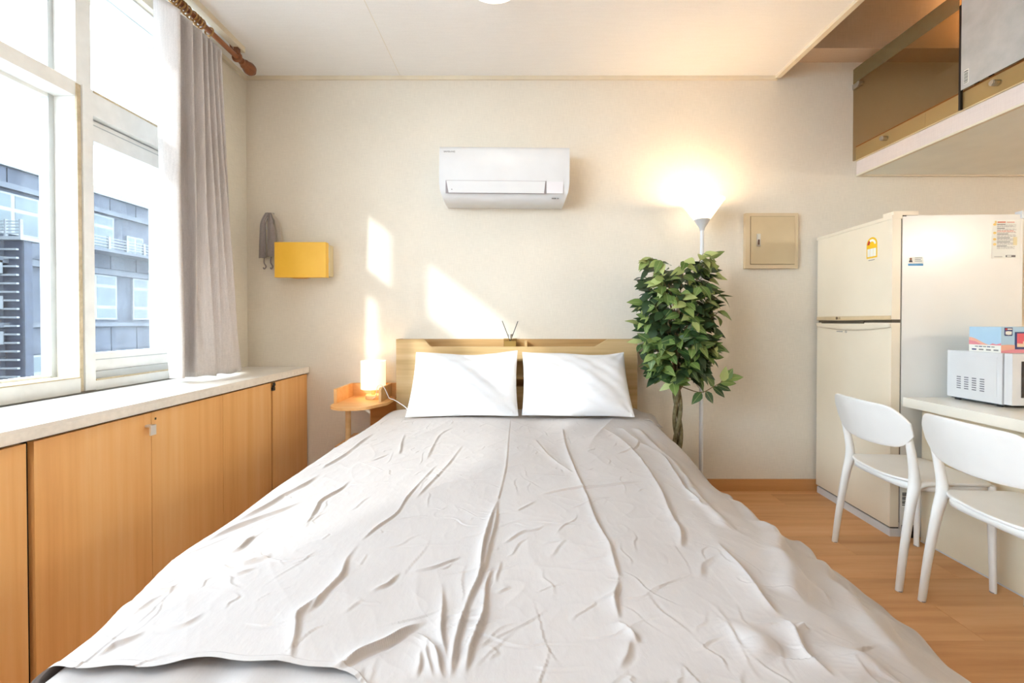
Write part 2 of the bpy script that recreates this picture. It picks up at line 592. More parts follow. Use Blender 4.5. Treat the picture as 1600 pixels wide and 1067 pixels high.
# louvred utility bay that sticks out
bx('utility_bay', (-14.5, -11.5, 10.62, 10.80, -8, 2.98), M_NAVY, bld)
bx('bay_cap', (-14.5, -11.45, 10.5, 11.05, 2.98, 3.06), M_BFR, bld)
for k in range(5):
    bx('railing_bar', (-14.5, -11.45, 10.52, 10.54, 3.12 + .07 * k, 3.14 + .07 * k), M_BFR, bld)
for k in range(3):
    bx('railing_post', (-11.49 - .35 * k, -11.45 - .35 * k, 10.5, 10.56, 3.06, 3.45), M_BFR, bld)
for k in range(20):
    z0 = 2.74 - 0.197 * k
    bx('louvre_slat', (-14.4, -11.56, 10.50, 10.56, z0, z0 + 0.042), M_BFR, bld)
for k, zz in enumerate((2.2, 1.38, 0.56)):
    u = bx('outdoor_unit', (-12.06, -11.86, 10.3, 10.49, zz, zz + .30), M_BFR, bld, 0.02)
    bx('grille', (-12.04, -11.88, 10.285, 10.30, zz + .03, zz + .27), M_NAVY, u)
    for q in range(4):
        bx('grille_bar', (-12.04, -11.88, 10.27, 10.285, zz + .06 + .055 * q, zz + .08 + .055 * q), M_BFR, u)
M_GND = plain('street_asphalt', (120, 120, 122), 0.9)
struct(bx('ground', (-60, 20, -40, 60, -8.2, -8.0), M_GND), 'street level far below')

# ------------------------------------------------------------------ cabinets under the window
XF = -1.34
def cabinet(label, y0, y1, doors, group='beech base cabinets under the window'):
    t = thing('base_cabinet', label, 'cabinet', (-1.53, (y0 + y1) / 2, 0), 0, group)
    bx('body', (XL + .004, XF - .020, y0 + .003, y1 - .003, 0.0, 0.752), M_DARK, t)
    out = []
    for (a, b_) in doors:
        out.append(bx('door', (XF - .018, XF, a, b_, 0.03, 0.748), M_CAB, t, 0.0015))
    return t, out
cabA, dA = cabinet('narrow beech cabinet in the corner below the curtain end', 2.483, 2.896, [(2.487, 2.893)])
cabB, dB = cabinet('three door beech cabinet with one white square knob', 1.252, 2.477, [(1.256, 1.659), (1.6615, 2.063), (2.0655, 2.470)])
cabC, dC = cabinet('beech cabinet nearest the camera cut by the photo edge', 0.02, 1.240, [(0.024, 0.63), (0.633, 1.236)])
cabD, dD = cabinet('beech cabinet behind the camera end of the window counter', -1.25, 0.008, [(-1.24, -.62), (-.615, 0.0)])
M_KNOB = plain('satin_nickel', (226, 222, 214), 0.35, 0.3)
kb = box(B(), XF, XF + .026, 1.632, 1.645, 0.700, 0.708)
box(kb, XF + .022, XF + .028, 1.624, 1.648, 0.672, 0.708)
k = obj('knob', kb, M_KNOB, dB[0], 0.003)
bx('screw_hole', (XF, XF + .001, 1.676, 1.683, 0.718, 0.726), M_DARK, dB[1])
kl = box(B(), XF, XF + .012, 2.472, 2.492, 0.705, 0.722)
tube(kl, [(XF + .006, 2.482, .722), (XF + .010, 2.486, .738), (XF + .006, 2.487, .747)], .007, 8)
obj('latch', kl, M_BLACK, cabA, 0.002)
ct = bx('counter_top', (XL + .002 - .028, XF + .012, -1.25, 2.897, 0.757, 0.795), M_COUNTER, None, 0.004, origin=(-1.53, .8, .757))
tag(ct, 'long white laminate counter top with worn edge under the window', 'counter top')
M_CHIP = plain('chipped_edge', (244, 238, 228), 0.7, var=7, scale=40)
bx('edge_band', (XF + .012, XF + .0135, -1.25, 2.893, 0.760, 0.784), M_CHIP, ct)

# ------------------------------------------------------------------ curtain rod and curtain
M_ROD = wood('brown_rod', (104, 62, 38), (132, 82, 52), (156, 100, 66), 1, 0.35, 30, 0.1)
M_BRASS = plain('aged_brass', (168, 130, 82), 0.32, 0.85, var=12, scale=20)
RX, RZ = -1.56, 2.555
rod = thing('curtain_rod', 'brown wooden curtain rod with brass rings and a carved finial', 'curtain rod', (RX, 2.0, 2.635))
obj('pole', tube(B(), [(RX, -1.2, RZ), (RX, 2.60, RZ)], .0135, 14), M_ROD, rod, smooth=True)
fin = B()
tmp = B()
lathe(tmp, [(0, 0), (.018, 0.0), (.020, .012), (.015, .018), (.024, .026), (.027, .034), (.020, .040), (.030, .055), (.036, .075), (.034, .095), (.022, .110), (.014, .116), (.016, .122), (.008, .130), (0, .132)], seg=20)
bmesh.ops.rotate(tmp, verts=tmp.verts, matrix=Matrix.Rotation(math.radians(-90), 3, 'X'))
bmesh.ops.translate(tmp, verts=tmp.verts, vec=(RX, 2.585, RZ))
obj('finial', tmp, M_ROD, rod, smooth=True)
br = B()
box(br, RX - .012, RX + .012, 2.535, 2.56, RZ + .016, 2.635)
torus(br, (RX, 2.548, RZ), (0, 1, 0), .021, .008, 18, 8)
tube(br, [(RX, 2.548, RZ + .02), (RX - .03, 2.548, RZ + .045), (RX - .035, 2.548, 2.632)], .008, 8)
obj('bracket', br, M_ROD, rod, 0.002)
for k, yy in enumerate((2.075, 2.095, 2.118, 2.138, 2.160, 2.196, 2.216, 2.236, 2.256, 2.318)):
    rg = torus(B(), (RX + .001, yy, RZ - .006), (0.12 * math.sin(k * 2.3), 1, 0.15 * math.cos(k * 1.7)), .0225, .0038, 22, 8)
    torus(rg, (RX + .002, yy, RZ - .034), (1, 0, 0), .005, .0014, 10, 6)
    obj('ring', rg, M_BRASS, rod, smooth=True)
bx('mounting_batten', (-1.578, -1.540, -1.2, 2.592, 2.604, 2.6345), M_TRIM, rod, 0.002)

M_CURT = linen('grey_linen_curtain', (220, 212, 206), 14, 260, 0.35, 0.9, axes=(1, 2))
cn = M_CURT.node_tree.nodes                      # cloth lets some window light through
ctr = cn.new('ShaderNodeBsdfTranslucent')
ctr.inputs['Color'].default_value = (*lin((205, 196, 192)), 1)
cmx = cn.new('ShaderNodeMixShader')
cmx.inputs['Fac'].default_value = 0.28
M_CURT.node_tree.links.new(cn['Principled BSDF'].outputs[0], cmx.inputs[1])
M_CURT.node_tree.links.new(ctr.outputs[0], cmx.inputs[2])
M_CURT.node_tree.links.new(cmx.outputs[0], cn['Material Output'].inputs['Surface'])
top = [(-1.605, 2.020), (-1.56, 2.012), (-1.497, 2.030), (-1.535, 2.062), (-1.600, 2.085), (-1.545, 2.108), (-1.497, 2.112), (-1.54, 2.135), (-1.600, 2.150),
       (-1.55, 2.172), (-1.503, 2.183), (-1.55, 2.20), (-1.600, 2.208), (-1.55, 2.218), (-1.506, 2.225), (-1.55, 2.240), (-1.598, 2.247), (-1.55, 2.256), (-1.508, 2.263),
       (-1.55, 2.275), (-1.595, 2.285), (-1.55, 2.294), (-1.510, 2.302), (-1.55, 2.315), (-1.55, 2.33), (-1.515, 2.345), (-1.56, 2.37), (-1.64, 2.41), (-1.722, 2.45)]
bot = [(-1.600, 2.080), (-1.56, 2.055), (-1.522, 2.062), (-1.55, 2.105), (-1.610, 2.160), (-1.575, 2.190), (-1.525, 2.165), (-1.51, 2.185), (-1.505, 2.205),
       (-1.500, 2.230), (-1.500, 2.25), (-1.508, 2.27), (-1.515, 2.29), (-1.512, 2.31), (-1.505, 2.33), (-1.502, 2.35), (-1.500, 2.37), (-1.502, 2.392), (-1.505, 2.415),
       (-1.510, 2.44), (-1.515, 2.465), (-1.525, 2.492), (-1.530, 2.52), (-1.533, 2.53), (-1.54, 2.54), (-1.56, 2.545), (-1.62, 2.55), (-1.67, 2.55), (-1.716, 2.55)]
mid = [((a[0] * .62 + b[0] * .38), (a[1] * .62 + b[1] * .38)) for a, b in zip(top, bot)]
def cat(ps, t):
    n_ = len(ps) - 1
    f = t * n_; i = min(int(f), n_ - 1); u = f - i
    p0, p1, p2, p3 = ps[max(i - 1, 0)], ps[i], ps[i + 1], ps[min(i + 2, n_)]
    return [0.5 * ((2 * p1[k]) + (-p0[k] + p2[k]) * u + (2 * p0[k] - 5 * p1[k] + 4 * p2[k] - p3[k]) * u * u + (-p0[k] + 3 * p1[k] - 3 * p2[k] + p3[k]) * u ** 3) for k in range(len(p1))]
def curtain_pt(u, v):
    a, b_ = cat(top, u), cat(bot, u)
    w = v ** 1.25
    x = a[0] + (b_[0] - a[0]) * w
    y_ = a[1] + (b_[1] - a[1]) * w
    wob = 0.006 * math.sin(v * 7 + u * 21) * v
    zb = 0.808 + 0.012 * (1 - u) + .004 * math.sin(u * 30)
    zt = 2.530 - .60 * (a[0] + 1.605)
    z = zt + (zb - zt) * v
    return (x + wob, y_ + wob * .6, z)
cu = obj('curtain', grid(B(), curtain_pt, 190, 60), M_CURT, None, smooth=True, origin=(-1.55, 2.2, .81), solid=0.002)
for p in cu.data.polygons:
    p.use_smooth = True
tag(cu, 'grey linen curtain gathered at the right end of the window', 'curtain')

# ------------------------------------------------------------------ duvet surface maths
def vnoise(x, y, seed):
    r = np.random.default_rng(seed).random((64, 64))
    xi = np.floor(x).astype(int); yi = np.floor(y).astype(int)
    fx = x - xi; fy = y - yi
    fx = fx * fx * (3 - 2 * fx); fy = fy * fy * (3 - 2 * fy)
    a = r[xi % 64, yi % 64]; b_ = r[(xi + 1) % 64, yi % 64]
    c = r[xi % 64, (yi + 1) % 64]; d = r[(xi + 1) % 64, (yi + 1) % 64]
    return (a * (1 - fx) + b_ * fx) * (1 - fy) + (c * (1 - fx) + d * fx) * fy

def sstep(a, b_, x):
    t = np.clip((x - a) / (b_ - a), 0, 1)
    return t * t * (3 - 2 * t)

# cross sections (x, z): head end hangs straight down on the right, the rest flares out to the right
SEC_N = [(-.850, .06), (-.850, .20), (-.845, .36), (-.828, .475), (-.790, .534), (-.70, .552), (-.40, .560), (0, .556), (.36, .550), (.55, .530),
         (.70, .470), (.85, .364), (1.00, .252), (1.075, .192), (1.105, .13), (1.11, .05)]
SEC_H = [(-.815, .06), (-.815, .20), (-.812, .36), (-.800, .475), (-.765, .530), (-.68, .552), (-.40, .560), (0, .556), (.36, .556), (.60, .552),
         (.70, .540), (.755, .505), (.785, .42), (.80, .32), (.81, .20), (.81, .10)]
NA, NV = 880, 980
def section(sec, a):
    """a in 0..1 -> x, z by Catmull-Rom through the points, spaced by length"""
    P = np.array(sec)
    fine = np.array([cat(sec, t) for t in np.linspace(0, 1, 900)])
    L = np.concatenate([[0], np.cumsum(np.hypot(np.diff(fine[:, 0]), np.diff(fine[:, 1])))])
    L /= L[-1]
    return np.interp(a, L, fine[:, 0]), np.interp(a, L, fine[:, 1])
dens_q = np.linspace(0, 1, 400)                       # finer where the camera looks
dens = 0.30 + 0.70 * sstep(.10, .17, dens_q) * (1 - .6 * sstep(.90, .97, dens_q))
cdf = np.concatenate([[0], np.cumsum((dens[1:] + dens[:-1]) / 2)]); cdf /= cdf[-1]
av = np.interp(np.linspace(0, 1, NA), cdf, dens_q)
xn, zn = section(SEC_N, av)
xh, zh = section(SEC_H, av)
def hem(x):
    """y of the foot hem for each x: pulled back at the left so the sheet below shows"""
    h = 0.682 + 0.006 * np.sin(x * 24) + 0.004 * np.sin(x * 51 + 1)
    far = sstep(-.30, -.06, x)
    h = h * (1 - far) + 0.50 * far
    h += 0.006 * sstep(-.60, -.80, x)
    return h
tv = np.linspace(0, 1, NV) ** 0.8                     # denser towards the camera
X = np.zeros((NV, NA)); Y = np.zeros((NV, NA)); Z = np.zeros((NV, NA))
for j, t in enumerate(tv):
    ynom = 2.70 - t * (2.70 - 0.60)
    b_ = sstep(1.75, 2.50, ynom)
    x = xn * (1 - b_) + xh * b_
    z = zn * (1 - b_) + zh * b_
    flare = 1 + (0.075 * sstep(1.78, 1.58, ynom) + .02 * math.sin(ynom * 9)) * (1 - b_)
    x = np.where(x > .55, .55 + (x - .55) * flare, x)
    x = np.where(x < -.45, x + .058 * float(sstep(1.05, .68, ynom)) * np.clip((-.45 - x) / .35, 0, 1.2), x)
    X[j] = x; Z[j] = z
    Y[j] = 2.70 + t * (hem(np.clip(x, -1, 2)) - 2.70)
# the foot end hangs over the mattress edge
drop = np.clip(0.63 - Y, 0, 1)
Z -= 1.6 * drop ** 1.3 * sstep(-.5, -.1, X)
# soft undulation
Z += 0.010 * (vnoise(X * 2.4 + 9, Y * 2.4 + 3, 1) - .5) + 0.008 * (vnoise(X * 5 + 2, Y * 4 + 30, 2) - .5)
P0 = np.stack([X, Y, Z], -1)
du = np.gradient(P0, axis=1); dv = np.gradient(P0, axis=0)
N0 = np.cross(dv, du); N0 /= np.linalg.norm(N0, axis=-1, keepdims=True) + 1e-12
N0[N0[..., 2] < -.3] *= -1
PX = CX + F * X / Y; PY = HY - F * (Z - EYE) / Y

def zm(points, sc, ox, oy):
    return [(ox + a / sc, oy + b_ / sc) for a, b_ in points]
Zc = lambda *p: zm(p, 2.105, 380, 640)
Zl = lambda *p: zm(p, 2.498, 0, 640)
Zr = lambda *p: zm(p, 2.908, 1120, 700)
CREASES = [  # (pixel polyline on the photograph, height, half width) in metres
    (Zc((880, 30), (868, 150), (850, 250), (838, 300)), .004, .006),
    (Zc((842, 290), (790, 430), (775, 560), (730, 650), (700, 760), (680, 899)), .010, .010),
    (Zc((838, 300), (822, 400), (798, 500), (776, 560)), .008, .009),
    (Zc((822, 515), (800, 590), (780, 690), (745, 800), (720, 899)), .009, .010),
    (Zc((850, 500), (838, 540), (832, 580)), .005, .007),
    (Zc((650, 570), (655, 680), (652, 780), (665, 850)), .008, .009),
    (Zc((583, 745), (615, 790), (640, 850), (660, 899)), .009, .010),
    (Zc((582, 800), (575, 850), (565, 899)), .007, .008),
    (Zc((600, 760), (606, 830), (618, 899)), .006, .008),
    (Zc((608, 705), (560, 725), (500, 755), (400, 810), (330, 850), (265, 890)), .011, .012),
    (Zc((640, 180), (600, 220), (540, 290), (500, 345), (440, 390), (380, 440)), .005, .008),
    (Zc((380, 440), (340, 490), (325, 540), (290, 580), (250, 630), (215, 660), (185, 690)), .008, .010),
    (Zc((185, 690), (165, 740), (155, 790), (148, 840)), .007, .010),
    (Zc((480, 145), (440, 165), (400, 175)), .006, .009),
    (Zc((350, 235), (320, 262), (260, 300), (235, 330), (195, 400)), .007, .010),
    (Zc((720, 485), (680, 505), (620, 525), (540, 540)), .006, .008),
    (Zc((520, 540), (470, 580), (415, 605)), .007, .009),
    (Zc((945, 395), (900, 420), (850, 445)), .006, .008),
    (Zc((880, 590), (850, 600), (830, 612)), .005, .007),
    (Zc((970, 300), (920, 325), (900, 338)), .005, .008),
    (Zc((965, 285), (1070, 265), (1200, 250), (1320, 240)), .006, .010),
    (Zc((1050, 60), (1060, 120), (1100, 220), (1130, 290), (1160, 365), (1200, 440), (1225, 510), (1240, 560)), .008, .012),
    (Zc((1240, 560), (1225, 620), (1240, 700)), .008, .010),
    (Zc((1235, 700), (1275, 740), (1300, 780)), .009, .012),
    (Zc((1285, 760), (1260, 820), (1240, 870)), .007, .012),
    (Zc((1160, 635), (1200, 620), (1240, 610)), .005, .008),
    (Zc((1060, 510), (1130, 500), (1200, 490)), .005, .009),
    (Zc((840, 370), (960, 372), (1060, 378), (1150, 375)), .003, .008),
    (Zc((600, 700), (700, 690), (820, 700)), .003, .008),
    (Zc((960, 100), (1010, 160), (1090, 215)), .007, .014),
    (Zc((1180, 60), (1250, 110), (1320, 180), (1360, 250), (1400, 330), (1440, 400), (1440, 460)), .010, .016),
    (Zc((1240, 60), (1300, 110), (1380, 160), (1440, 250), (1520, 330)), .013, .018),
    (Zc((1290, 60), (1400, 170), (1500, 290), (1600, 400)), .012, .020),
    (Zc((1220, 150), (1290, 130), (1300, 100)), .006, .010),
    (Zc((1560, 480), (1520, 520), (1500, 560)), .006, .016),
    (Zc((720, 120), (680, 175), (560, 300)), .004, .010),
    (Zc((530, 80), (520, 120), (510, 150)), .006, .012),
    (Zc((690, 60), (640, 90), (600, 170)), .004, .012),
    (Zc((430, 80), (330, 150), (250, 200)), .007, .014),
    (Zc((90, 490), (40, 500), (0, 510)), .006, .010),
    (Zl((1180, 360), (1090, 400), (1000, 430), (880, 480), (780, 530)), .009, .013),
    (Zl((1249, 250), (1180, 300), (1100, 340), (1000, 400), (900, 450)), .008, .014),
    (Zl((870, 570), (940, 540), (990, 490)), .008, .012),
    (Zl((770, 680), (640, 720), (540, 750), (440, 790), (330, 870)), .009, .014),
    (Zl((1060, 580), (960, 605), (880, 605)), .008, .012),
    (Zl((1000, 620), (930, 650), (880, 650)), .006, .010),
    (Zl((560, 870), (490, 910), (430, 930), (340, 990)), .008, .012),
    (Zl((790, 800), (700, 850), (600, 860)), .005, .012),
    (Zl((1249, 730), (1190, 780), (1150, 830), (1140, 940)), .008, .011),
    (Zl((680, 700), (580, 760), (470, 830)), .006, .014),
    (Zr((0, 420), (100, 550), (220, 700), (300, 780)), .012, .018),
    (Zr((300, 780), (340, 820), (400, 930), (470, 1000), (560, 1067)), .012, .014),
    (Zr((330, 820), (390, 815), (395, 840), (380, 870)), .010, .012),
    (Zr((180, 300), (280, 440), (330, 560), (320, 680)), .017, .030),
    (Zr((340, 420), (430, 500), (520, 620), (640, 760), (720, 900)), .016, .026),
    (Zr((480, 540), (560, 620), (660, 720), (760, 860), (860, 1000)), .017, .030),
    (Zr((330, 570), (440, 630), (500, 670), (540, 730)), .007, .010),
    (Zr((60, 190), (150, 320), (260, 420)), .016, .024),
    (Zr((700, 600), (800, 720), (900, 840), (1040, 960)), .014, .026),
    (Zr((60, 780), (170, 900), (250, 1000)), .012, .026),
    (Zr((540, 900), (640, 980), (720, 1067)), .012, .030),
]
D = np.zeros((NV, NA))
rc = random.Random(21)
fine = []
for k in range(380):
    gx = rc.uniform(-.78, .98); gy = 0.62 + 1.95 * rc.random() ** 1.5
    a_ = rc.choice((.35, .5, 2.5, 1.2, 1.45, 1.7, .1)) + rc.uniform(-.3, .3)
    if gx > .45:
        a_ = rc.uniform(1.8, 2.6)
    L_ = rc.uniform(.04, .20)
    g3 = []
    for q in (-.5, -.17, .17, .5):
        g3.append((gx + L_ * q * math.cos(a_) + rc.uniform(-.012, .012), gy + L_ * q * math.sin(a_) + rc.uniform(-.012, .012)))
    fine.append((g3, rc.uniform(.0012, .0036), rc.uniform(.0035, .008)))
flat_idx = np.arange(NV * NA).reshape(NV, NA)
vis = (N0 * (np.array([0, 0, EYE]) - P0)).sum(-1) > 0
pxf = np.where(vis, PX, 1e6)
for pts, amp, w in CREASES + fine:
    if w < .02:
        w *= .52; amp *= .80
    W3 = []
    for (a, b_) in pts:
        if abs(a) < 5:                                 # already metres on the bed
            zi = float(np.interp(a, xn[60:], zn[60:]))
            W3.append(np.array((a, b_, zi))); continue
        k = int(np.argmin((pxf - a) ** 2 + (PY - b_) ** 2))
        if (pxf.flat[k] - a) ** 2 + (PY.flat[k] - b_) ** 2 < 900:
            W3.append(P0.reshape(-1, 3)[k])
    if len(W3) < 2:
        continue
    # smooth polyline with a slow wander
    W3 = [tuple(p) for p in W3]
    ns = max(24, 9 * len(W3))
    S = np.array([cat(W3, t) for t in np.linspace(0, 1, ns)])
    q_ = np.linspace(0, 1, ns) * len(W3)
    S[:, 0] += w * .45 * np.sin(q_ * 2.3 + amp * 3000) * np.sin(np.linspace(0, np.pi, ns))
    S[:, 1] += w * .45 * np.sin(q_ * 1.9 + amp * 5000) * np.sin(np.linspace(0, np.pi, ns))
    lo = S.min(0) - 6 * w; hi = S.max(0) + 6 * w
    m = ((X > lo[0]) & (X < hi[0]) & (Y > lo[1]) & (Y < hi[1]))
    Q = P0[m]
    if len(Q) == 0:
        continue
    best = np.full(len(Q), 1e9); side = np.zeros(len(Q)); par = np.zeros(len(Q))
    for i in range(ns - 1):
        A, Bv = S[i], S[i + 1]
        d = Bv - A; L2 = (d * d).sum() + 1e-12
        t = np.clip(((Q - A) @ d) / L2, 0, 1)
        rr_ = Q - A - t[:, None] * d
        dist = np.sqrt((rr_ * rr_).sum(-1))
        sg = np.sign(d[0] * rr_[:, 1] - d[1] * rr_[:, 0])
        up = dist < best
        best[up] = dist[up]; side[up] = sg[up]; par[up] = ((i + t) / (ns - 1))[up]
    # + side of sd lies towards the right / the camera: the steep, shaded face of the fold
    ends = S[-1] - S[0]
    # unit right-hand normal of the run; the steep face looks right and towards the foot
    flip = 1.0 if (-ends[1] * .9 + ends[0] * -.45) > 0 else -1.0
    sd = best * side * flip
    length = np.linalg.norm(np.diff(S, axis=0), axis=1).sum()
    endd = np.minimum(par, 1 - par) * length
    taper = sstep(0, min(.10, length * .4), endd)
    varw = 0.65 + .7 * vnoise(par * length * 14 + amp * 900, np.zeros_like(par), 5)
    if w < .02:                                        # pinched crease: long slope on one side, steep on the other
        st_, ge_ = w * .42, w * 1.9
        soft = np.sqrt(sd * sd + (w * .14) ** 2) - w * .14
        h = np.where(sd > 0, np.exp(-soft / st_), np.exp(-soft / ge_))
        h = h - .30 * np.exp(-((sd - 1.5 * w) / (.9 * w)) ** 2)
    else:
        h = np.exp(-(sd / w) ** 2) - 0.40 * np.exp(-((sd - 1.9 * w) / (1.0 * w)) ** 2)
    D[m] += amp * 1.0 * taper * varw * h
# small crumple, stronger where the cloth is loose
def ridged(x, y, s):
    return 1 - np.abs(2 * vnoise(x, y, s) - 1)
wx = X + .05 * vnoise(X * 6, Y * 6, 21); wy = Y + .05 * vnoise(X * 6 + 9, Y * 6, 22)
r1 = ridged(wx * 7 + wy * 4, wy * 3.2 - wx * 2, 11) ** 5
r2 = ridged(wx * 13 - wy * 7, wy * 9 + wx * 4, 12) ** 5
r3 = ridged(wx * 24 + wy * 10, wy * 20 - wx * 12, 13) ** 4
patch = vnoise(X * 3 + 5, Y * 3 + 1, 14)
D += 0.0016 * r1 * patch + 0.0012 * r2 * patch + 0.0008 * r3 * vnoise(X * 5, Y * 5, 15)
D += 0.010 * (sstep(1.4, 2.5, Y)) * (ridged(X * 5 - Y * 2.2 + .3, Y * 1.2 + X, 16) ** 3) * (.4 + .6 * sstep(-.2, .7, X))
# vertical folds of the hanging right side
hang = sstep(.50, .80, X) * (1 - sstep(2.1, 2.5, Y))
D += hang * 0.010 * (np.sin(Y * 21 + X * 6 + 3 * vnoise(Y * 2, X * 2, 17)) * .6 + vnoise(Y * 7, X * 1.5, 18) - .5)
# stitched hem at the foot: a flat band with a raised edge
hb = np.abs(Y - hem(np.clip(X, -1, 2)))
D += 0.0025 * (hb < 0.012)
Pd = P0 + N0 * D[..., None]
verts = Pd.reshape(-1, 3)
org = np.array([0.05, 1.6, 0.0])
idx = flat_idx
quads = np.stack([idx[:-1, :-1], idx[:-1, 1:], idx[1:, 1:], idx[1:, :-1]], -1).reshape(-1, 4)
me = bpy.data.meshes.new('duvet')
me.vertices.add(len(verts)); me.vertices.foreach_set('co', (verts - org).astype(np.float32).ravel())
me.loops.add(len(quads) * 4); me.loops.foreach_set('vertex_index', quads.astype(np.int32).ravel())
me.polygons.add(len(quads))
me.polygons.foreach_set('loop_start', (np.arange(len(quads)) * 4).astype(np.int32))
me.polygons.foreach_set('use_smooth', np.ones(len(quads), bool))
me.update(calc_edges=True); me.validate()
M_DUVET, n_, l_, b_ = newmat('cream_cotton')
f_ = noise(n_, l_, coords(n_, l_, (1, 1, 1)), 3.0, 3)
l_.new(ramp(n_, l_, f_, [(0.3, (178, 170, 165)), (0.7, (185, 177, 172))]), b_.inputs['Base Color'])
b_.inputs['Roughness'].default_value = 0.62
b_.inputs['Sheen Weight'].default_value = 0.15
b_.inputs['Specular IOR Level'].default_value = 0.3
wn1 = noise(n_, l_, coords(n_, l_, (1, .45, 1)), 34, 5, .6)
bump(n_, l_, b_, wn1, 0.30, 0.004)
me.materials.append(M_DUVET)
duvet = bpy.data.objects.new('duvet', me)
COL.objects.link(duvet); duvet.location = org
tag(duvet, 'cream cotton duvet with creases spread over the double bed', 'duvet')

# ------------------------------------------------------------------ bed
bed = thing('bed', 'double bed with pale ash headboard against the back wall', 'bed', (0, 1.7, 0))
M_MATT = plain('mattress_white', (226, 222, 220), 0.9)
bx('mattress', (-.70, .68, 0.66, 2.76, 0.26, 0.43), M_MATT, bed, 0.04, segs=3)
bx('bed_base', (-.69, .67, 0.67, 2.775, 0.10, 0.26), M_HEADBOARD, bed, 0.004)
for (a, b_) in ((-.66, .74), (.58, .74), (-.66, 2.68), (.58, 2.68)):
    bx('leg', (a, a + .06, b_, b_ + .06, 0, 0.10), M_HEADBOARD, bed, 0.004)
HF = 2.785
hb_ = B()
box(hb_, -.742, .738, HF, HF + .018, 0.05, 0.68)
box(hb_, -.742, -.46, HF, HF + .018, 0.68, 0.84)
box(hb_, .46, .738, HF, HF + .018, 0.68, 0.84)
box(hb_, -.742, .738, HF, HF + .018, 0.84, 0.928)
prism(hb_, [(-.742, .928), (-.523, .928), (-.535, .934), (-.572, .974), (-.742, .974)], HF, HF + .018, 1)
prism(hb_, [(.738, .928), (.476, .928), (.488, .934), (.557, .974), (.738, .974)], HF, HF + .018, 1)
head = obj('headboard', hb_, M_HEADBOARD, bed)
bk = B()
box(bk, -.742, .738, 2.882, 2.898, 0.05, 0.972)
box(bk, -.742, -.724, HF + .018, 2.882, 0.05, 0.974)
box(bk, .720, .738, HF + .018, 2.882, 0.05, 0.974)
M_HB_SHADE = wood('ash_recess_shade', (158, 122, 74), (184, 148, 98), (198, 164, 114), 0, 0.5, 30, 0.05, 0.05)  # darker ash paints the shade inside the headboard recess
obj('headboard_back', bk, M_HB_SHADE, bed)
bx('ledge', (-.724, .720, HF + .018, 2.882, 0.905, 0.921), M_HEADBOARD, bed)
bx('shelf', (-.46, .46, HF + .004, 2.882, 0.728, 0.742), M_HEADBOARD, bed)
bx('shelf', (-.46, .46, HF + .018, 2.882, 0.664, 0.68), M_HEADBOARD, bed)
bx('added_upright', (.048, .062, HF + .02, 2.88, 0.921, 0.962), M_HEADBOARD, bed)  # invented upright where a patch of sun falls in the recess
# lower layer of the duvet that shows below its hem at the foot
def layer_pt(u, v):
    x = float(np.interp(u, av, xn)); z = float(np.interp(u, av, zn))
    x = x * .990; z = z - .010
    if x < -.45:
        x += .058 * float(sstep(1.05, .68, 1.3 - .85 * v)) * min(1.2, (-.45 - x) / .35)
    if x > .55:
        x = .55 + (x - .55) * .96
    y_ = 1.3 - (1.3 - .45) * v
    z += (.003 * math.sin(x * 17 + y_ * 9) + .003 * math.sin(x * 41 - y_ * 30) + .002 * math.sin(x * 63 + y_ * 12)) * min(1, max(0, (x + .80) / .2))
    d = max(0, .60 - y_)
    z = max(.06, z - 1.4 * d ** 1.2)
    return (x, y_, z)
lo_ = obj('lower_layer', grid(B(), layer_pt, 200, 120), M_DUVET, duvet, smooth=True)
for v_ in lo_.data.vertices:
    v_.co = v_.co - Vector(org)
# corner of the sheet sticking out beside the right pillow
def flap(u, v):
    x = .66 + .16 * u - .03 * v * u
    y_ = 2.70 - .24 * v
    return (x, y_, .562 + .006 * math.sin(u * 9 + v * 4) - .05 * u * u - .01 * v)
fl = obj('sheet_corner', grid(B(), flap, 14, 14), M_DUVET, duvet, smooth=True, solid=.003, local=True)
for v_ in fl.data.vertices:
    v_.co = v_.co - Vector(org)

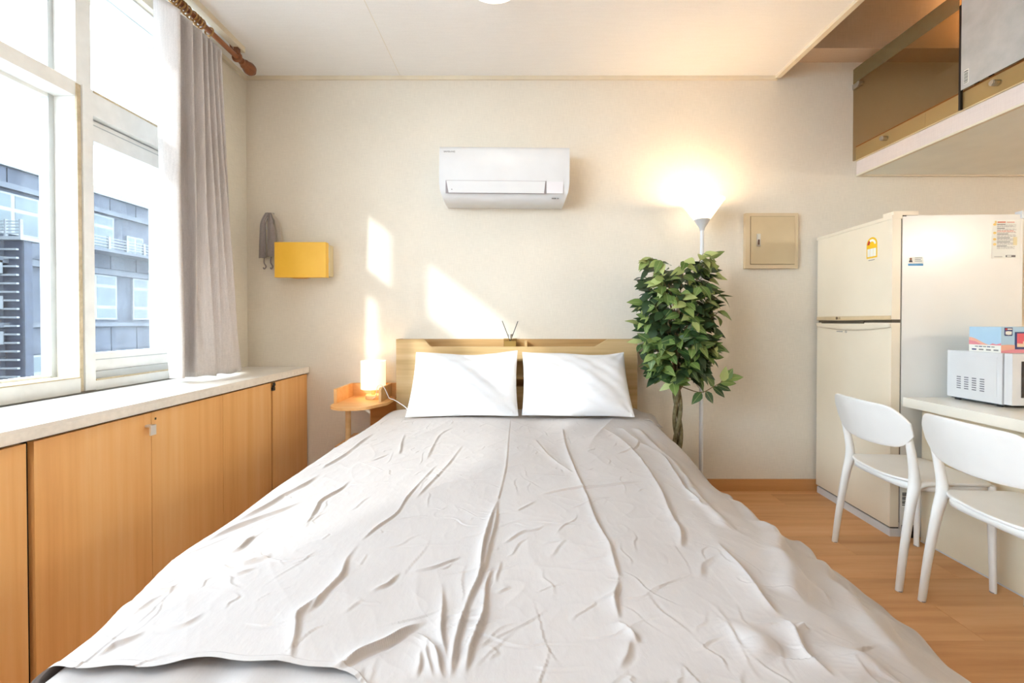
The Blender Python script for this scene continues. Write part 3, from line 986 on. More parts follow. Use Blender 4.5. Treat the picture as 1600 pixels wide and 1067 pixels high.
# pillows
M_PILLOW = linen('white_pillowcase', (224, 224, 225), 2, 200, 0.05, axes=(0, 1))
def pillow(cx, w, h, base_y, base_z, tilt, seed, rz, label):
    rnd = np.random.default_rng(seed)
    ph = rnd.random(8) * 6.28
    bm = B()
    NU, NVp = 60, 46
    def pt(u, v, sgn):
        a, b__ = u * 2 - 1, v * 2 - 1
        ex = w / 2 * a * (1 - .035 * (1 - b__ * b__) * abs(a))
        ey = h / 2 * b__ * (1 - (.10 * (1 - a * a) + .03 * math.sin(a * 4 + ph[7])) * abs(b__) * (1 if b__ > 0 else .25))
        t = max(0, (1 - abs(a) ** 2.6)) ** .62 * max(0, (1 - abs(b__) ** 2.4)) ** .62
        th = .068 * t * (1.05 - .25 * b__)
        th += (.0045 * math.sin(a * 9 + b__ * 4 + ph[0]) + .004 * math.sin(b__ * 13 - a * 5 + ph[1]) + .003 * math.sin(a * 17 + b__ * 15 + ph[2])) * t
        # pinch creases towards the corners
        for (qx, qy, k) in ((1, -1, 3), (-1, 1, 4), (1, 1, 5), (-1, -1, 6)):
            d = math.hypot(a - qx, b__ - qy)
            ang = math.atan2(b__ - qy, a - qx)
            th += .006 * math.sin(ang * 9 + ph[k]) * math.exp(-d * 2.6) * (1 if d > .05 else 0)
        return (ex, ey, sgn * max(th, .0015))
    front = [[None] * (NVp + 1) for _ in range(NU + 1)]; back = [[None] * (NVp + 1) for _ in range(NU + 1)]
    for i in range(NU + 1):
        for j in range(NVp + 1):
            rimv = i in (0, NU) or j in (0, NVp)
            p_ = pt(i / NU, j / NVp, 1)
            front[i][j] = bm.verts.new((p_[0], p_[1], 0 if rimv else p_[2]))
            back[i][j] = front[i][j] if rimv else bm.verts.new(pt(i / NU, j / NVp, -1))
    for i in range(NU):
        for j in range(NVp):
            bm.faces.new((front[i][j], front[i + 1][j], front[i + 1][j + 1], front[i][j + 1]))
            try:
                bm.faces.new((back[i][j], back[i][j + 1], back[i + 1][j + 1], back[i + 1][j]))
            except ValueError:
                pass
    M = Matrix.Translation((cx, base_y, base_z)) @ Matrix.Rotation(rz, 4, 'Y') @ Matrix.Rotation(tilt, 4, 'X') @ Matrix.Translation((0, h / 2, 0))
    bmesh.ops.transform(bm, matrix=M, verts=bm.verts)
    o = obj('pillow', bm, M_PILLOW, None, smooth=True, origin=(cx, base_y, base_z))
    for p in o.data.polygons:
        p.use_smooth = True
    return tag(o, label, 'pillow', 'white pillows against the headboard')
pillow(-.293, .60, .425, 2.405, .579, math.radians(50), 3, math.radians(-.6), 'white pillow beside the little table lamp')
pillow(.325, .60, .425, 2.405, .579, math.radians(50), 9, math.radians(.8), 'white pillow beside the artificial tree')

# ------------------------------------------------------------------ reed diffuser on the headboard ledge
DX, DY, DZ = -.043, 2.838, .9216
df = thing('reed_diffuser', 'small glass reed diffuser with two dark sticks on the headboard', 'diffuser', (DX, DY, DZ))
M_BOT = glass('bottle_glass', (238, 232, 214), 0.12)
M_OIL = plain('amber_oil', (176, 148, 92), 0.15)
bx('bottle', (DX - .040, DX + .040, DY - .028, DY + .028, DZ, DZ + .056), M_BOT, df, 0.004)
bx('liquid', (DX - .036, DX + .036, DY - .024, DY + .024, DZ + .004, DZ + .040), M_OIL, df, 0.002)
obj('neck', lathe(B(), [(0, .056), (.010, .056), (.010, .064), (.012, .064), (.012, .082), (.004, .082), (0, .08)], (DX, DY, DZ), 16), M_METAL, df, smooth=True)
obj('reed', tube(B(), [(DX + .006, DY, DZ + .02), (DX - .050, DY - .004, DZ + .165)], .0026, 6), M_BLACK, df)
obj('reed', tube(B(), [(DX - .006, DY, DZ + .02), (DX + .048, DY + .004, DZ + .163)], .0026, 6), M_BLACK, df)

# ------------------------------------------------------------------ bedside table and lamp
M_OAK = wood('orange_oak', (214, 156, 94), (230, 176, 114), (241, 193, 132), 0, 0.4, 24, 0.08, 0.04)
M_OAKP = wood('pale_oak', (206, 164, 110), (220, 180, 126), (230, 194, 144), 0, 0.45, 24, 0.08, 0.04)
NZ = .612
bt = thing('bedside_table', 'small wooden bedside table with raised rim left of the headboard', 'table', (-.92, 2.66, 0))
out = [(-.754, 2.885), (-1.055, 2.885)]
out += [(-1.055, 2.60)]
for k in range(1, 16):
    a = math.pi + (math.pi * .80) * k / 15
    out.append((-.925 + .130 * math.cos(a), 2.585 + .125 * math.sin(a)))
out += [(-.754, 2.64)]
obj('table_top', prism(B(), out, NZ - .016, NZ, 2), M_OAK, bt, 0.003)
rim = B()
box(rim, -1.055, -.754, 2.868, 2.885, NZ, NZ + .082)
box(rim, -1.055, -1.037, 2.61, 2.868, NZ, NZ + .082)
obj('rim', rim, M_OAK, bt, 0.003)
rim2 = B()
prism(rim2, [(2.868, NZ), (2.868, NZ + .082), (2.66, NZ + .082), (2.645, NZ + .07), (2.645, NZ)], -.808, -.793, 0)
obj('rim', rim2, M_OAKP, bt, 0.003)
bx('support_panel', (-.92, -.755, 2.84, 2.86, .02, NZ - .016), M_OAK, bt, 0.002)
bx('shelf', (-1.03, -.86, 2.56, 2.86, .36, .378), M_OAK, bt, 0.003)
obj('leg', tube(B(), [(-.975, 2.61, 0), (-.972, 2.61, NZ - .016)], [.013, .016], 14), M_OAKP, bt, smooth=True)
LX, LY = -.876, 2.765
tl = thing('table_lamp', 'small lit table lamp with white cylinder shade on the bedside table', 'lamp', (LX, LY, NZ))
M_TSH = glow('lit_shade', (255, 226, 180), .5)
obj('base', lathe(B(), [(0, 0), (.046, 0), (.048, .004), (.048, .022), (.045, .026), (0, .026)], (LX, LY, NZ), 32), M_OAKP, tl, smooth=True)
obj('stem', lathe(B(), [(.012, .026), (.012, .075), (0, .075)], (LX, LY, NZ), 16), M_OAKP, tl, smooth=True)
obj('shade', lathe(B(), [(.070, .062), (.073, .062), (.073, .232), (.070, .232)], (LX, LY, NZ), 40, True), M_TSH, tl, smooth=True)
cb = B()
cp = [(LX + .01, LY - .046, NZ + .010), (-.836, 2.69, NZ + .03), (-.820, 2.66, NZ + .085), (-.800, 2.652, NZ + .099), (-.779, 2.65, NZ + .088), (-.760, 2.65, NZ + .05), (-.746, 2.65, NZ + .022), (-.72, 2.655, NZ + .012), (-.66, 2.66, NZ - .028), (-.64, 2.65, NZ - .046)]
tube(cb, [cat(cp, t) for t in np.linspace(0, 1, 40)], .0026, 6)
obj('cord', cb, M_WHITE, tl, smooth=True)
lamp_light('table_lamp_light', 'POINT', (LX, LY, NZ + .185), 0.3, (1.0, 0.72, 0.42), .03)

# ------------------------------------------------------------------ things on the back wall
# air conditioner
ac = thing('air_conditioner', 'white wall mounted air conditioner above the headboard', 'air conditioner', (-.075, WALL, 1.79))
AX0, AX1 = -.462, .308
prof = [(WALL - .002, 2.128), (2.76, 2.128), (2.715, 2.118), (2.697, 2.095), (2.690, 2.00), (2.690, 1.90), (2.694, 1.855), (2.708, 1.822), (2.738, 1.800), (2.79, 1.790), (WALL - .002, 1.800)]
bm = prism(B(), prof, AX0, AX1, 0)
for v in bm.verts:                       # the lower corners taper in
    if v.co.z < 1.87:
        s = (1.87 - v.co.z) / .08
        v.co.x += .028 * s * (1 if v.co.x < -.07 else -1)
obj('housing', bm, M_WHITE, ac, 0.010, segs=3)
bm = B(); prism(bm, [(2.689, 1.836), (2.689, 1.912), (2.6868, 1.912), (2.6868, 1.836)], -.422, .171, 0)
M_SEAM = plain('seam_grey', (150, 140, 140), 0.6)
obj('vane_gap', bm, M_SEAM, ac)
bm = box(B(), -.418, .166, 2.6835, 2.690, 1.839, 1.909)
for v in bm.verts:
    if v.co.z < 1.85:
        v.co.x += .014 * (1 if v.co.x < 0 else -.6)
obj('vane', bm, M_WHITE, ac, 0.002)
bm = box(B(), .174, .270, 2.6858, 2.690, 1.840, 1.909)
M_WHITE2 = plain('display_white', (232, 228, 230), 0.25, var=2)
obj('display_panel', bm, M_WHITE2, ac, 0.001)
lettering('SAMSUNG', .013, M_PRINT, ac, Matrix.Translation((-.402, 2.6945, 2.083)) @ FACE_CAM, 'lettering', 1.15, True)
bx('badge', (.205, .232, 2.703, 2.707, 1.812, 1.818), plain('badge_dark', (110, 108, 106), .5), ac)
bx('badge', (.236, .247, 2.703, 2.707, 1.812, 1.818), M_PRINT, ac)
bx('indicator', (-.388, -.382, 2.681, 2.684, 1.855, 1.860), M_PRINT, ac)
obj('pipe_end', tube(B(), [(-.435, 2.87, 2.12), (-.425, 2.86, 2.145), (-.418, 2.855, 2.150)], .004, 8), M_BRASS, ac)
ac.rotation_euler = (0, math.radians(.5), 0)

# yellow wall unit
M_YEL = plain('yellow_plastic', (252, 196, 64), 0.38, var=5)
M_CRM = plain('cream_plastic', (226, 208, 164), 0.5)
yb = thing('wall_box', 'yellow rounded box with cream slotted sides fixed on the wall', 'box', (-1.33, WALL, 1.355))
bx('back_shell', (-1.475, -1.170, 2.80, WALL - .002, 1.365, 1.560), M_CRM, yb, 0.014, segs=3)
bm = box(B(), -1.478, -1.166, 2.772, 2.815, 1.352, 1.566)
obj('cover', bm, M_YEL, yb, 0.016, segs=4)
bx('hinge_tab', (-1.490, -1.474, 2.80, 2.84, 1.435, 1.490), M_WHITE, yb, 0.003)
bx('hinge_black_tab', (-1.484, -1.472, 2.81, 2.86, 1.405, 1.432), M_BLACK, yb, 0.003)  # black tab below the white one
for k in range(6):
    for z0 in (1.48, 1.385):
        bx('vent_slot', (-1.1705, -1.1685, 2.818, 2.830, z0 + .011 * k, z0 + .006 + .011 * k), M_WHITE, yb)
obj('rounded_underside', prism(B(), [(-1.40, 1.353), (-1.37, 1.3465), (-1.30, 1.3465), (-1.27, 1.353)], 2.785, 2.81, 1), plain('amber_plastic', (196, 140, 50), .5), yb)

# apron cloth on a hook
M_CLOTH = linen('grey_apron_cloth', (150, 140, 136), 12, 380, 0.4, axes=(0, 2))
M_CLOTHL = linen('pale_apron_band', (206, 192, 174), 8, 380, 0.4, axes=(0, 2))
cl = thing('apron', 'folded grey linen apron hanging from a wall hook beside the yellow box', 'apron', (-1.55, WALL, 1.42))
hk = B()
box(hk, -1.575, -1.545, 2.888, WALL - .001, 1.70, 1.772)
tube(hk, [(-1.56, 2.89, 1.715), (-1.56, 2.872, 1.71), (-1.56, 2.862, 1.725), (-1.56, 2.862, 1.75)], .005, 8)
obj('hook', hk, M_METAL, cl, 0.002)
def panel(path, width, folds, depth, z_off=0):
    def fn(u, v):
        c = cat(path, v)
        w = width[0] + (width[1] - width[0]) * v
        return (c[0] + (u - .5) * w, c[1] - .004 + depth * math.sin(u * folds * 6.28 + v * 2) * (.4 + .6 * v), c[2])
    return fn
obj('cloth_fold', grid(B(), panel([(-1.565, 2.862, 1.765), (-1.588, 2.852, 1.70), (-1.594, 2.856, 1.60), (-1.600, 2.866, 1.482)], (.030, .052), 1.4, .006), 20, 40), M_CLOTH, cl, smooth=True, solid=.004)
obj('cloth_fold', grid(B(), panel([(-1.552, 2.858, 1.762), (-1.535, 2.838, 1.68), (-1.532, 2.842, 1.58), (-1.535, 2.858, 1.490)], (.022, .074), 1.0, .008), 20, 40), M_CLOTH, cl, smooth=True, solid=.004)
obj('waist_band', grid(B(), panel([(-1.548, 2.866, 1.764), (-1.515, 2.868, 1.72), (-1.498, 2.872, 1.64), (-1.490, 2.878, 1.535)], (.020, .034), .4, .004), 10, 40), M_CLOTHL, cl, smooth=True, solid=.004)
obj('loop', tube(B(), [cat([(-1.557, 2.856, 1.745), (-1.570, 2.850, 1.715), (-1.570, 2.850, 1.68), (-1.563, 2.848, 1.655)], t) for t in np.linspace(0, 1, 14)], .0025, 6), M_WHITE, cl, smooth=True)
for (xx, s) in ((-1.594, 1), (-1.552, .7)):
    obj('tie_string', tube(B(), [cat([(xx, 2.872, 1.492), (xx - .004, 2.874, 1.455), (xx + .007, 2.876, 1.43), (xx - .004 * s, 2.876, 1.415), (xx - .010 * s, 2.876, 1.424)], t) for t in np.linspace(0, 1, 20)], .004, 6), M_CLOTH, cl, smooth=True)

# breaker cabinet
M_TAN = plain('tan_painted_steel', (206, 184, 146), 0.4, var=4)
M_TAN2 = plain('tan_frame', (214, 192, 156), 0.4, var=4)
eb = thing('breaker_box', 'square tan metal breaker cabinet set in the back wall', 'electrical box', (1.61, WALL, 1.41))
PX0, PX1, PZ0, PZ1 = 1.440, 1.772, 1.418, 1.766
fr = B()
prism(fr, [(PX0, PZ0), (PX1, PZ0), (PX1, PZ1), (PX0, PZ1)], 2.872, WALL - .001, 1)
obj('frame', fr, M_TAN2, eb, 0.012, segs=2)
bx('door_gap', (PX0 + .030, PX1 - .022, 2.8705, 2.873, PZ0 + .024, PZ1 - .020), plain('brown_gap', (128, 104, 72), .8), eb)
dr = bx('door', (PX0 + .033, PX1 - .025, 2.866, 2.872, PZ0 + .027, PZ1 - .023), M_TAN, eb, 0.002)
lt = bx('latch_plate', (PX0 + .067, PX0 + .090, 2.861, 2.867, 1.555, 1.634), M_METAL, dr, 0.003)
bx('latch_slot', (PX0 + .073, PX0 + .084, 2.8602, 2.862, 1.565, 1.598), plain('latch_brown', (96, 70, 56), .6), dr, 0.0005)
bx('latch_lever', (PX0 + .073, PX0 + .084, 2.858, 2.862, 1.602, 1.626), M_METAL, dr, 0.001)

# ------------------------------------------------------------------ floor lamp
FX, FY = 1.105, 2.722
fl_ = thing('floor_lamp', 'white torchiere floor lamp glowing in front of the back wall', 'lamp', (FX, FY, 0))
M_LSH = glow('lit_frosted_shade', (255, 232, 190), 0.85)
obj('base', lathe(B(), [(0, 0), (.12, 0), (.125, .006), (.12, .016), (.03, .026), (.014, .04), (0, .04)], (FX, FY, 0), 36), M_WHITE, fl_, smooth=True)
obj('pole', tube(B(), [(FX, FY, .03), (FX, FY, .9), (FX, FY, 1.64)], .0115, 14), M_WHITE, fl_, smooth=True)
obj('collar', lathe(B(), [(0, 1.625), (.013, 1.625), (.016, 1.64), (.046, 1.690), (.048, 1.694), (.044, 1.694), (0, 1.66)], (FX, FY, 0), 28), plain('grey_collar', (200, 198, 196), .4), fl_, smooth=True)
obj('shade', lathe(B(), [(.042, 1.690), (.047, 1.690), (.122, 1.797), (.128, 1.802), (.126, 1.806), (.118, 1.802)], (FX, FY, 0), 44, True), M_LSH, fl_, smooth=True)
obj('bulb', lathe(B(), [(0, 1.69), (.016, 1.70), (.026, 1.73), (.020, 1.755), (0, 1.765)], (FX, FY, 0), 20), glow('bulb_glow', (255, 214, 150), 6), fl_, smooth=True)
lamp_light('floor_lamp_light', 'POINT', (FX, FY, 1.768), 3.8, (1.0, 0.68, 0.40), .04)

# ------------------------------------------------------------------ artificial ficus
TX, TY = .906, 2.575
tree = thing('artificial_tree', 'artificial ficus tree with braided trunk between bed and floor lamp', 'plant', (TX, TY, 0))
M_POT = plain('black_pot', (44, 42, 42), .5)
obj('pot', lathe(B(), [(0, 0), (.065, 0), (.080, .16), (.086, .17), (.078, .17), (.074, .15), (0, .15)], (TX, TY, 0), 32), M_POT, tree, smooth=True)
M_TRUNK = plain('olive_bark', (112, 100, 66), .8, var=24, scale=40)
for k in range(3):
    pts = []
    for i in range(60):
        t = i / 59
        a = t * 12.0 + k * 2.094
        r = .0205 * (1 - .35 * t) + .012 * max(0, t - .75) * 6
        pts.append((TX + r * math.cos(a) + .006 * math.sin(t * 5) + (.0 if t < .8 else (t - .8) * .25 * math.cos(k * 2.09)),
                    TY + r * math.sin(a) + (.0 if t < .8 else (t - .8) * .2 * math.sin(k * 2.09)), .14 + t * .95))
    obj('trunk', tube(B(), pts, [.0135 - .005 * i / 59 for i in range(60)], 9), M_TRUNK, tree, smooth=True)
def leaf_mat(name, dark, lightc):
    m, n, l, b = newmat(name)
    oi = n.new('ShaderNodeObjectInfo')
    tc = n.new('ShaderNodeTexCoord')
    sx = n.new('ShaderNodeSeparateXYZ'); l.new(tc.outputs['Object'], sx.inputs[0])
    ab = n.new('ShaderNodeMath'); ab.operation = 'ABSOLUTE'; l.new(sx.outputs['X'], ab.inputs[0])
    lt_ = n.new('ShaderNodeMath'); lt_.operation = 'LESS_THAN'; l.new(ab.outputs[0], lt_.inputs[0]); lt_.inputs[1].default_value = .0007
    c1 = ramp(n, l, oi.outputs['Random'], [(0, dark), (1, lightc)])
    mx = n.new('ShaderNodeMix'); mx.data_type = 'RGBA'
    l.new(lt_.outputs[0], mx.inputs[0]); l.new(c1, mx.inputs[6]); mx.inputs[7].default_value = (*lin((168, 172, 110)), 1)
    l.new(mx.outputs[2], b.inputs['Base Color'])
    b.inputs['Roughness'].default_value = .5
    return m
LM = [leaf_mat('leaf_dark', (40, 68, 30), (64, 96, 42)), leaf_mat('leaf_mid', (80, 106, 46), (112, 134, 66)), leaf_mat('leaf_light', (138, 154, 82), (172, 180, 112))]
def leaf_mesh(L, W, mat, bend):
    bm = B()
    prof_ = [(0, .02), (.12, .55), (.32, .98), (.55, .88), (.78, .50), (1.0, .02)]
    rows_ = []
    for t, w in prof_:
        z = -bend * t * t * L
        rows_.append((bm.verts.new((-W / 2 * w, t * L, z + .09 * W * w)), bm.verts.new((0, t * L, z)), bm.verts.new((W / 2 * w, t * L, z + .09 * W * w))))
    for a, b__ in zip(rows_, rows_[1:]):
        bm.faces.new((a[0], a[1], b__[1], b__[0])); bm.faces.new((a[1], a[2], b__[2], b__[1]))
    me_ = bpy.data.meshes.new('leaf'); bm.to_mesh(me_); bm.free(); me_.materials.append(mat)
    for p in me_.polygons:
        p.use_smooth = True
    return me_
LMESH = [[leaf_mesh(L, W, m, bnd) for (L, W, bnd) in ((.086, .050, .25), (.078, .047, .1), (.092, .048, .4))] for m in LM]
M_TWIG = plain('twig_brown', (120, 100, 66), .8)
rt = random.Random(5)
n_leaf = 0
inner = []
def crown_r(z):
    """half width of the crown at height z"""
    zs = [.70, .80, .92, 1.05, 1.2, 1.33, 1.43, 1.50]
    rs = [.10, .165, .205, .225, .235, .225, .20, .10]
    return float(np.interp(z, zs, rs))
def place_leaf(p, direction, facing, tone):
    global n_leaf
    y_ax = direction.normalized()
    x_ax = y_ax.cross(facing).normalized()
    z_ax = x_ax.cross(y_ax).normalized()
    Mx = Matrix((x_ax, y_ax, z_ax)).transposed().to_4x4()
    Mx.translation = Vector(p)
    if n_leaf < 298:
        o = bpy.data.objects.new('leaf', LMESH[tone][rt.randrange(3)])
        COL.objects.link(o); o.parent = tree
        s = rt.uniform(.82, 1.12)
        o.matrix_local = Matrix.Translation((-TX, -TY, 0)) @ Mx @ Matrix.Scale(s, 4)
        n_leaf += 1
    else:
        inner.append((Mx, tone))
spots = []
cnt = 0
while cnt < 62:
    z = rt.uniform(.74, 1.45)
    a = rt.uniform(0, 6.283)
    if math.sin(a) > .35 and rt.random() < .75:      # the side facing the wall needs fewer
        continue
    rr = crown_r(z) * rt.uniform(.72, .98)
    end = Vector((TX + rr * math.cos(a) * 1.0, TY + rr * math.sin(a) * .82, z))
    spots.append((end, a)); cnt += 1
spots.sort(key=lambda s: s[0].y)                      # nearest first
for end, a in spots:
    z0 = max(.70, min(1.12, end.z - .22 - .1 * rt.random()))
    st = Vector((TX + .02 * math.cos(a), TY + .02 * math.sin(a), z0))
    m1 = st.lerp(end, .5) + Vector((0, 0, .03))
    path = [tuple(st), tuple(m1), tuple(end)]
    pts = [Vector(cat(path, t)) for t in np.linspace(0, 1, 10)]
    obj('twig', tube(B(), pts, [.0032 - .0018 * k / 9 for k in range(10)], 5), M_TWIG, tree)
    outw = Vector((math.cos(a), math.sin(a), 0))
    k = 0
    for t in (.52, .64, .76, .87, .95, 1.0):
        p = Vector(cat(path, t))
        if n_leaf >= 288 and rt.random() < .3:
            continue
        sd = 1 if k % 2 else -1
        k += 1
        side_v = Vector((-math.sin(a), math.cos(a), 0)) * sd
        d = (outw * rt.uniform(.35, .9) + side_v * rt.uniform(.25, 1.0) * (0.2 if t == 1.0 else 1) + Vector((0, 0, rt.uniform(-.75, .45))))
        face = (outw * .5 + Vector((0, -.55, .75)) + Vector((rt.uniform(-.4, .4), rt.uniform(-.4, .4), rt.uniform(-.2, .2))))
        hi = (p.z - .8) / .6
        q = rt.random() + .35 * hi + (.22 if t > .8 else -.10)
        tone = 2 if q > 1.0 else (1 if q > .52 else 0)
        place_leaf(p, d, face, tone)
# the low side branch on the right
path = [(TX + .01, TY, .72), (TX + .12, TY - .03, .685), (TX + .20, TY - .03, .72), (TX + .27, TY - .03, .76)]
obj('twig', tube(B(), [Vector(cat(path, t)) for t in np.linspace(0, 1, 14)], [.003 - .0012 * k / 13 for k in range(14)], 5), M_TWIG, tree)
for k, (t, dx_, dz_) in enumerate(((.36, -.5, -.5), (.45, .4, -.7), (.62, .9, -.5), (.72, .9, -.25), (.66, -.4, .5), (.80, 1, .15), (.86, .2, 1), (.93, .5, .9), (1.0, .8, .25))):
    p = Vector(cat(path, t))
    o = bpy.data.objects.new('leaf', LMESH[(0, 0, 0, 0, 1, 1, 2, 1, 1)[k]][k % 3])
    COL.objects.link(o); o.parent = tree
    y_ax = Vector((dx_, -.2, dz_)).normalized(); x_ax = y_ax.cross(Vector((0, -.8, .5))).normalized(); z_ax = x_ax.cross(y_ax)
    Mx = Matrix((x_ax, y_ax, z_ax)).transposed().to_4x4(); Mx.translation = p - Vector((TX, TY, 0))
    o.matrix_local = Mx
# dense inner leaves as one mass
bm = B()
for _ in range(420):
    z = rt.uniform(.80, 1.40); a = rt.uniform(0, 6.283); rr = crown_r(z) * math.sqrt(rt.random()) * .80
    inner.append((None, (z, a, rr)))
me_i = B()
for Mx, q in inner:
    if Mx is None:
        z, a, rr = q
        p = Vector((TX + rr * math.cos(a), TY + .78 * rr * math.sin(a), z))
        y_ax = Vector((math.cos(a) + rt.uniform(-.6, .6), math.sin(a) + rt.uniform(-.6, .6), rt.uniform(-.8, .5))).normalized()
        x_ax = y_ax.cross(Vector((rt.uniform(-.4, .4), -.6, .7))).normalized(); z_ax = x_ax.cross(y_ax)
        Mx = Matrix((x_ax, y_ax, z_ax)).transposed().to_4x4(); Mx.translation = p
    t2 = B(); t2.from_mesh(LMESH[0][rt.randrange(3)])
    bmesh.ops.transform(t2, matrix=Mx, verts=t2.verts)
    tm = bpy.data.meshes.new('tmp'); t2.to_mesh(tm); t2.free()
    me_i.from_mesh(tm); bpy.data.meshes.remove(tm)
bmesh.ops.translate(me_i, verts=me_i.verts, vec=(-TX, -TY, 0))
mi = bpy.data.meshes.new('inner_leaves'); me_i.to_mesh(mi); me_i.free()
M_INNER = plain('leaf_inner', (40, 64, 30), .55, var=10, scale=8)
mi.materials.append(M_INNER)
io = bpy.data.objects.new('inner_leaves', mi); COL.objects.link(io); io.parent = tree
io['kind'] = 'stuff'

# ------------------------------------------------------------------ refrigerator (local: x = depth from the door front, y = width, z up)
FR_LOC = (1.872, 2.272, 0)
fr_ = thing('refrigerator', 'old cream two door refrigerator standing in the corner', 'refrigerator', FR_LOC, math.radians(-2.6))
M_FRD = plain('warm_lit_enamel', (238, 224, 200), 0.30, var=3, scale=3, coat=.0)  # beige tint imitates warm light on the refrigerator front
M_FRB = plain('cream_enamel_side', (236, 232, 224), 0.24, var=2, scale=3, coat=.0)
W_, H_ = .605, 1.617
bx('cabinet_body', (.052, .625, .004, W_ - .004, .03, H_ - .006), M_FRB, fr_, 0.006, local=True)
def fdoor(z0, z1):
    bm = box(B(), 0, .042, 0, W_, z0, z1)
    return bm
up = obj('freezer_door', fdoor(1.092, 1.598), M_FRD, fr_, 0.014, local=True, segs=4)
dn = obj('fridge_door', fdoor(.050, 1.076), M_FRD, fr_, 0.014, local=True, segs=4)
bx('door_seal', (.042, .054, .008, W_ - .008, .07, 1.600), plain('grey_gasket', (120, 110, 98), .8), fr_, local=True)
bx('door_cap', (-.004, .046, -.003, W_ + .003, 1.594, 1.612), M_FRD, up, 0.004, local=True)
bx('handle_gap_fill', (.006, .044, .006, W_ - .006, 1.066, 1.094), plain('handle_gap', (90, 78, 62), .7), fr_, local=True)  # dark fill in the gap between the two doors
M_HAND = plain('tan_handle', (214, 190, 150), .35)
hd = B()
for zz, sg in ((1.097, 1), (1.066, -1)):
    pass
def grip(z0, amp_):
    bm = B()
    def fn(u, v):
        y_ = .002 + (W_ - .004) * u
        k = math.sin(math.pi * min(1, max(0, (u - .18) / .74))) if .18 < u < .92 else 0
        return (-.003 - .010 * k * (1 - v), y_, z0 + (.022 + .0) * v - (amp_ * k) * (1 - v) * .4)
    return grid(bm, fn, 40, 3)
obj('grip', grip(1.090, .006), M_HAND, up, smooth=True, local=True, solid=.004)
bm = B()
def lip(u, v):
    y_ = .002 + (W_ - .004) * u
    k = math.sin(math.pi * u)
    return (-.003 - .006 * (v), y_, 1.070 - (.018 + .020 * k) * (1 - v))
obj('grip', grid(bm, lip, 40, 3), M_FRD, dn, smooth=True, local=True, solid=.004)
bx('handle_recess', (-.004, .004, .19, .555, 1.071, 1.084), plain('handle_gap', (90, 78, 62), .7), fr_, .003, local=True)
bx('kickplate', (.004, .60, .004, W_ - .004, .0, .040), M_WHITE, fr_, 0.004, local=True)
bx('kick_gap', (.012, .05, .01, W_ - .01, .040, .052), M_DARK, fr_, local=True)
bx('hinge_cover', (.005, .125, .0, .07, 1.612, 1.632), M_FRD, fr_, 0.004, local=True)
bx('hinge_plate', (.02, .07, .004, .05, 1.606, 1.613), M_BLACK, fr_, local=True)
bx('rear_clip', (.612, .640, -.004, .03, 1.590, 1.627), M_WHITE, fr_, 0.003, local=True)
# energy label on the freezer door
M_LBL = plain('label_yellow', (240, 192, 28), .4, var=3)
M_LBLW = plain('label_white', (238, 236, 226), .5, var=2)
M_RED = plain('label_red', (190, 52, 40), .5, var=2)
def flat_left(bm, poly, x, th=.0006):     # outline in (y, z) on the door front, facing -x
    return prism(bm, poly, x - th, x, 0)
ely, elz = .138, 1.470
w2 = .038
arch = [(ely - w2, elz - .052), (ely + w2, elz - .052), (ely + w2, elz + .022)]
arch += [(ely + w2 * math.cos(t), elz + .022 + w2 * .95 * math.sin(t)) for t in np.linspace(.15, math.pi - .15, 14)] + [(ely - w2, elz + .022)]
el = obj('energy_label', flat_left(B(), arch, -.0001), M_LBL, up, local=True)
el['label'] = 'yellow arched energy label'
fan = [(ely + .030 * math.cos(t), elz + .018 + .030 * math.sin(t)) for t in np.linspace(.1, math.pi - .1, 12)] + [(ely + .018 * math.cos(t), elz + .018 + .018 * math.sin(t)) for t in np.linspace(math.pi - .1, .1, 12)]
obj('dial', flat_left(B(), fan, -.0007), M_LBLW, up, local=True)
fanr = [(ely + .032 * math.cos(t), elz + .018 + .032 * math.sin(t)) for t in np.linspace(.05, .95, 6)] + [(ely + .017 * math.cos(t), elz + .018 + .017 * math.sin(t)) for t in np.linspace(.95, .05, 6)]
obj('dial_marker', flat_left(B(), fanr, -.0010), M_RED, up, local=True)
for k in range(3):
    a = ely - w2 + .007 + .0215 * k
    obj('label_field', flat_left(B(), [(a, elz - .044), (a + .0195, elz - .044), (a + .0195, elz - .002), (a, elz - .002)], -.0007), M_LBLW, up, local=True)
obj('label_print', flat_left(B(), [(ely - .02, elz - .064), (ely + .024, elz - .064), (ely + .024, elz - .061), (ely - .02, elz - .061)], -.0001), M_PRINT, up, local=True)
# maker's marks
bm = B(); tmpc = [(.395 + .008 * math.cos(t), 1.102 + .008 * math.sin(t)) for t in np.linspace(0, 6.283, 20, endpoint=False)]
obj('emblem', flat_left(bm, tmpc, -.0135, .002), plain('emblem_brown', (110, 86, 62), .5), up, local=True)
lettering('LG', .016, plain('emblem_brown', (110, 86, 62), .5), up, Matrix.Translation((-.0150, .372, 1.102)) @ FACE_LEFT)
for k in range(6):
    bx('lettering', (-.0012, -.0002, .415 - .009 * k - .006, .415 - .009 * k, 1.022, 1.0265), M_PRINT, dn, local=True)
bm = torus(B(), (-.001, .335, 1.0235), (1, 0, 0), .006, .0012, 14, 5)
obj('emblem', bm, M_PRINT, dn, local=True)
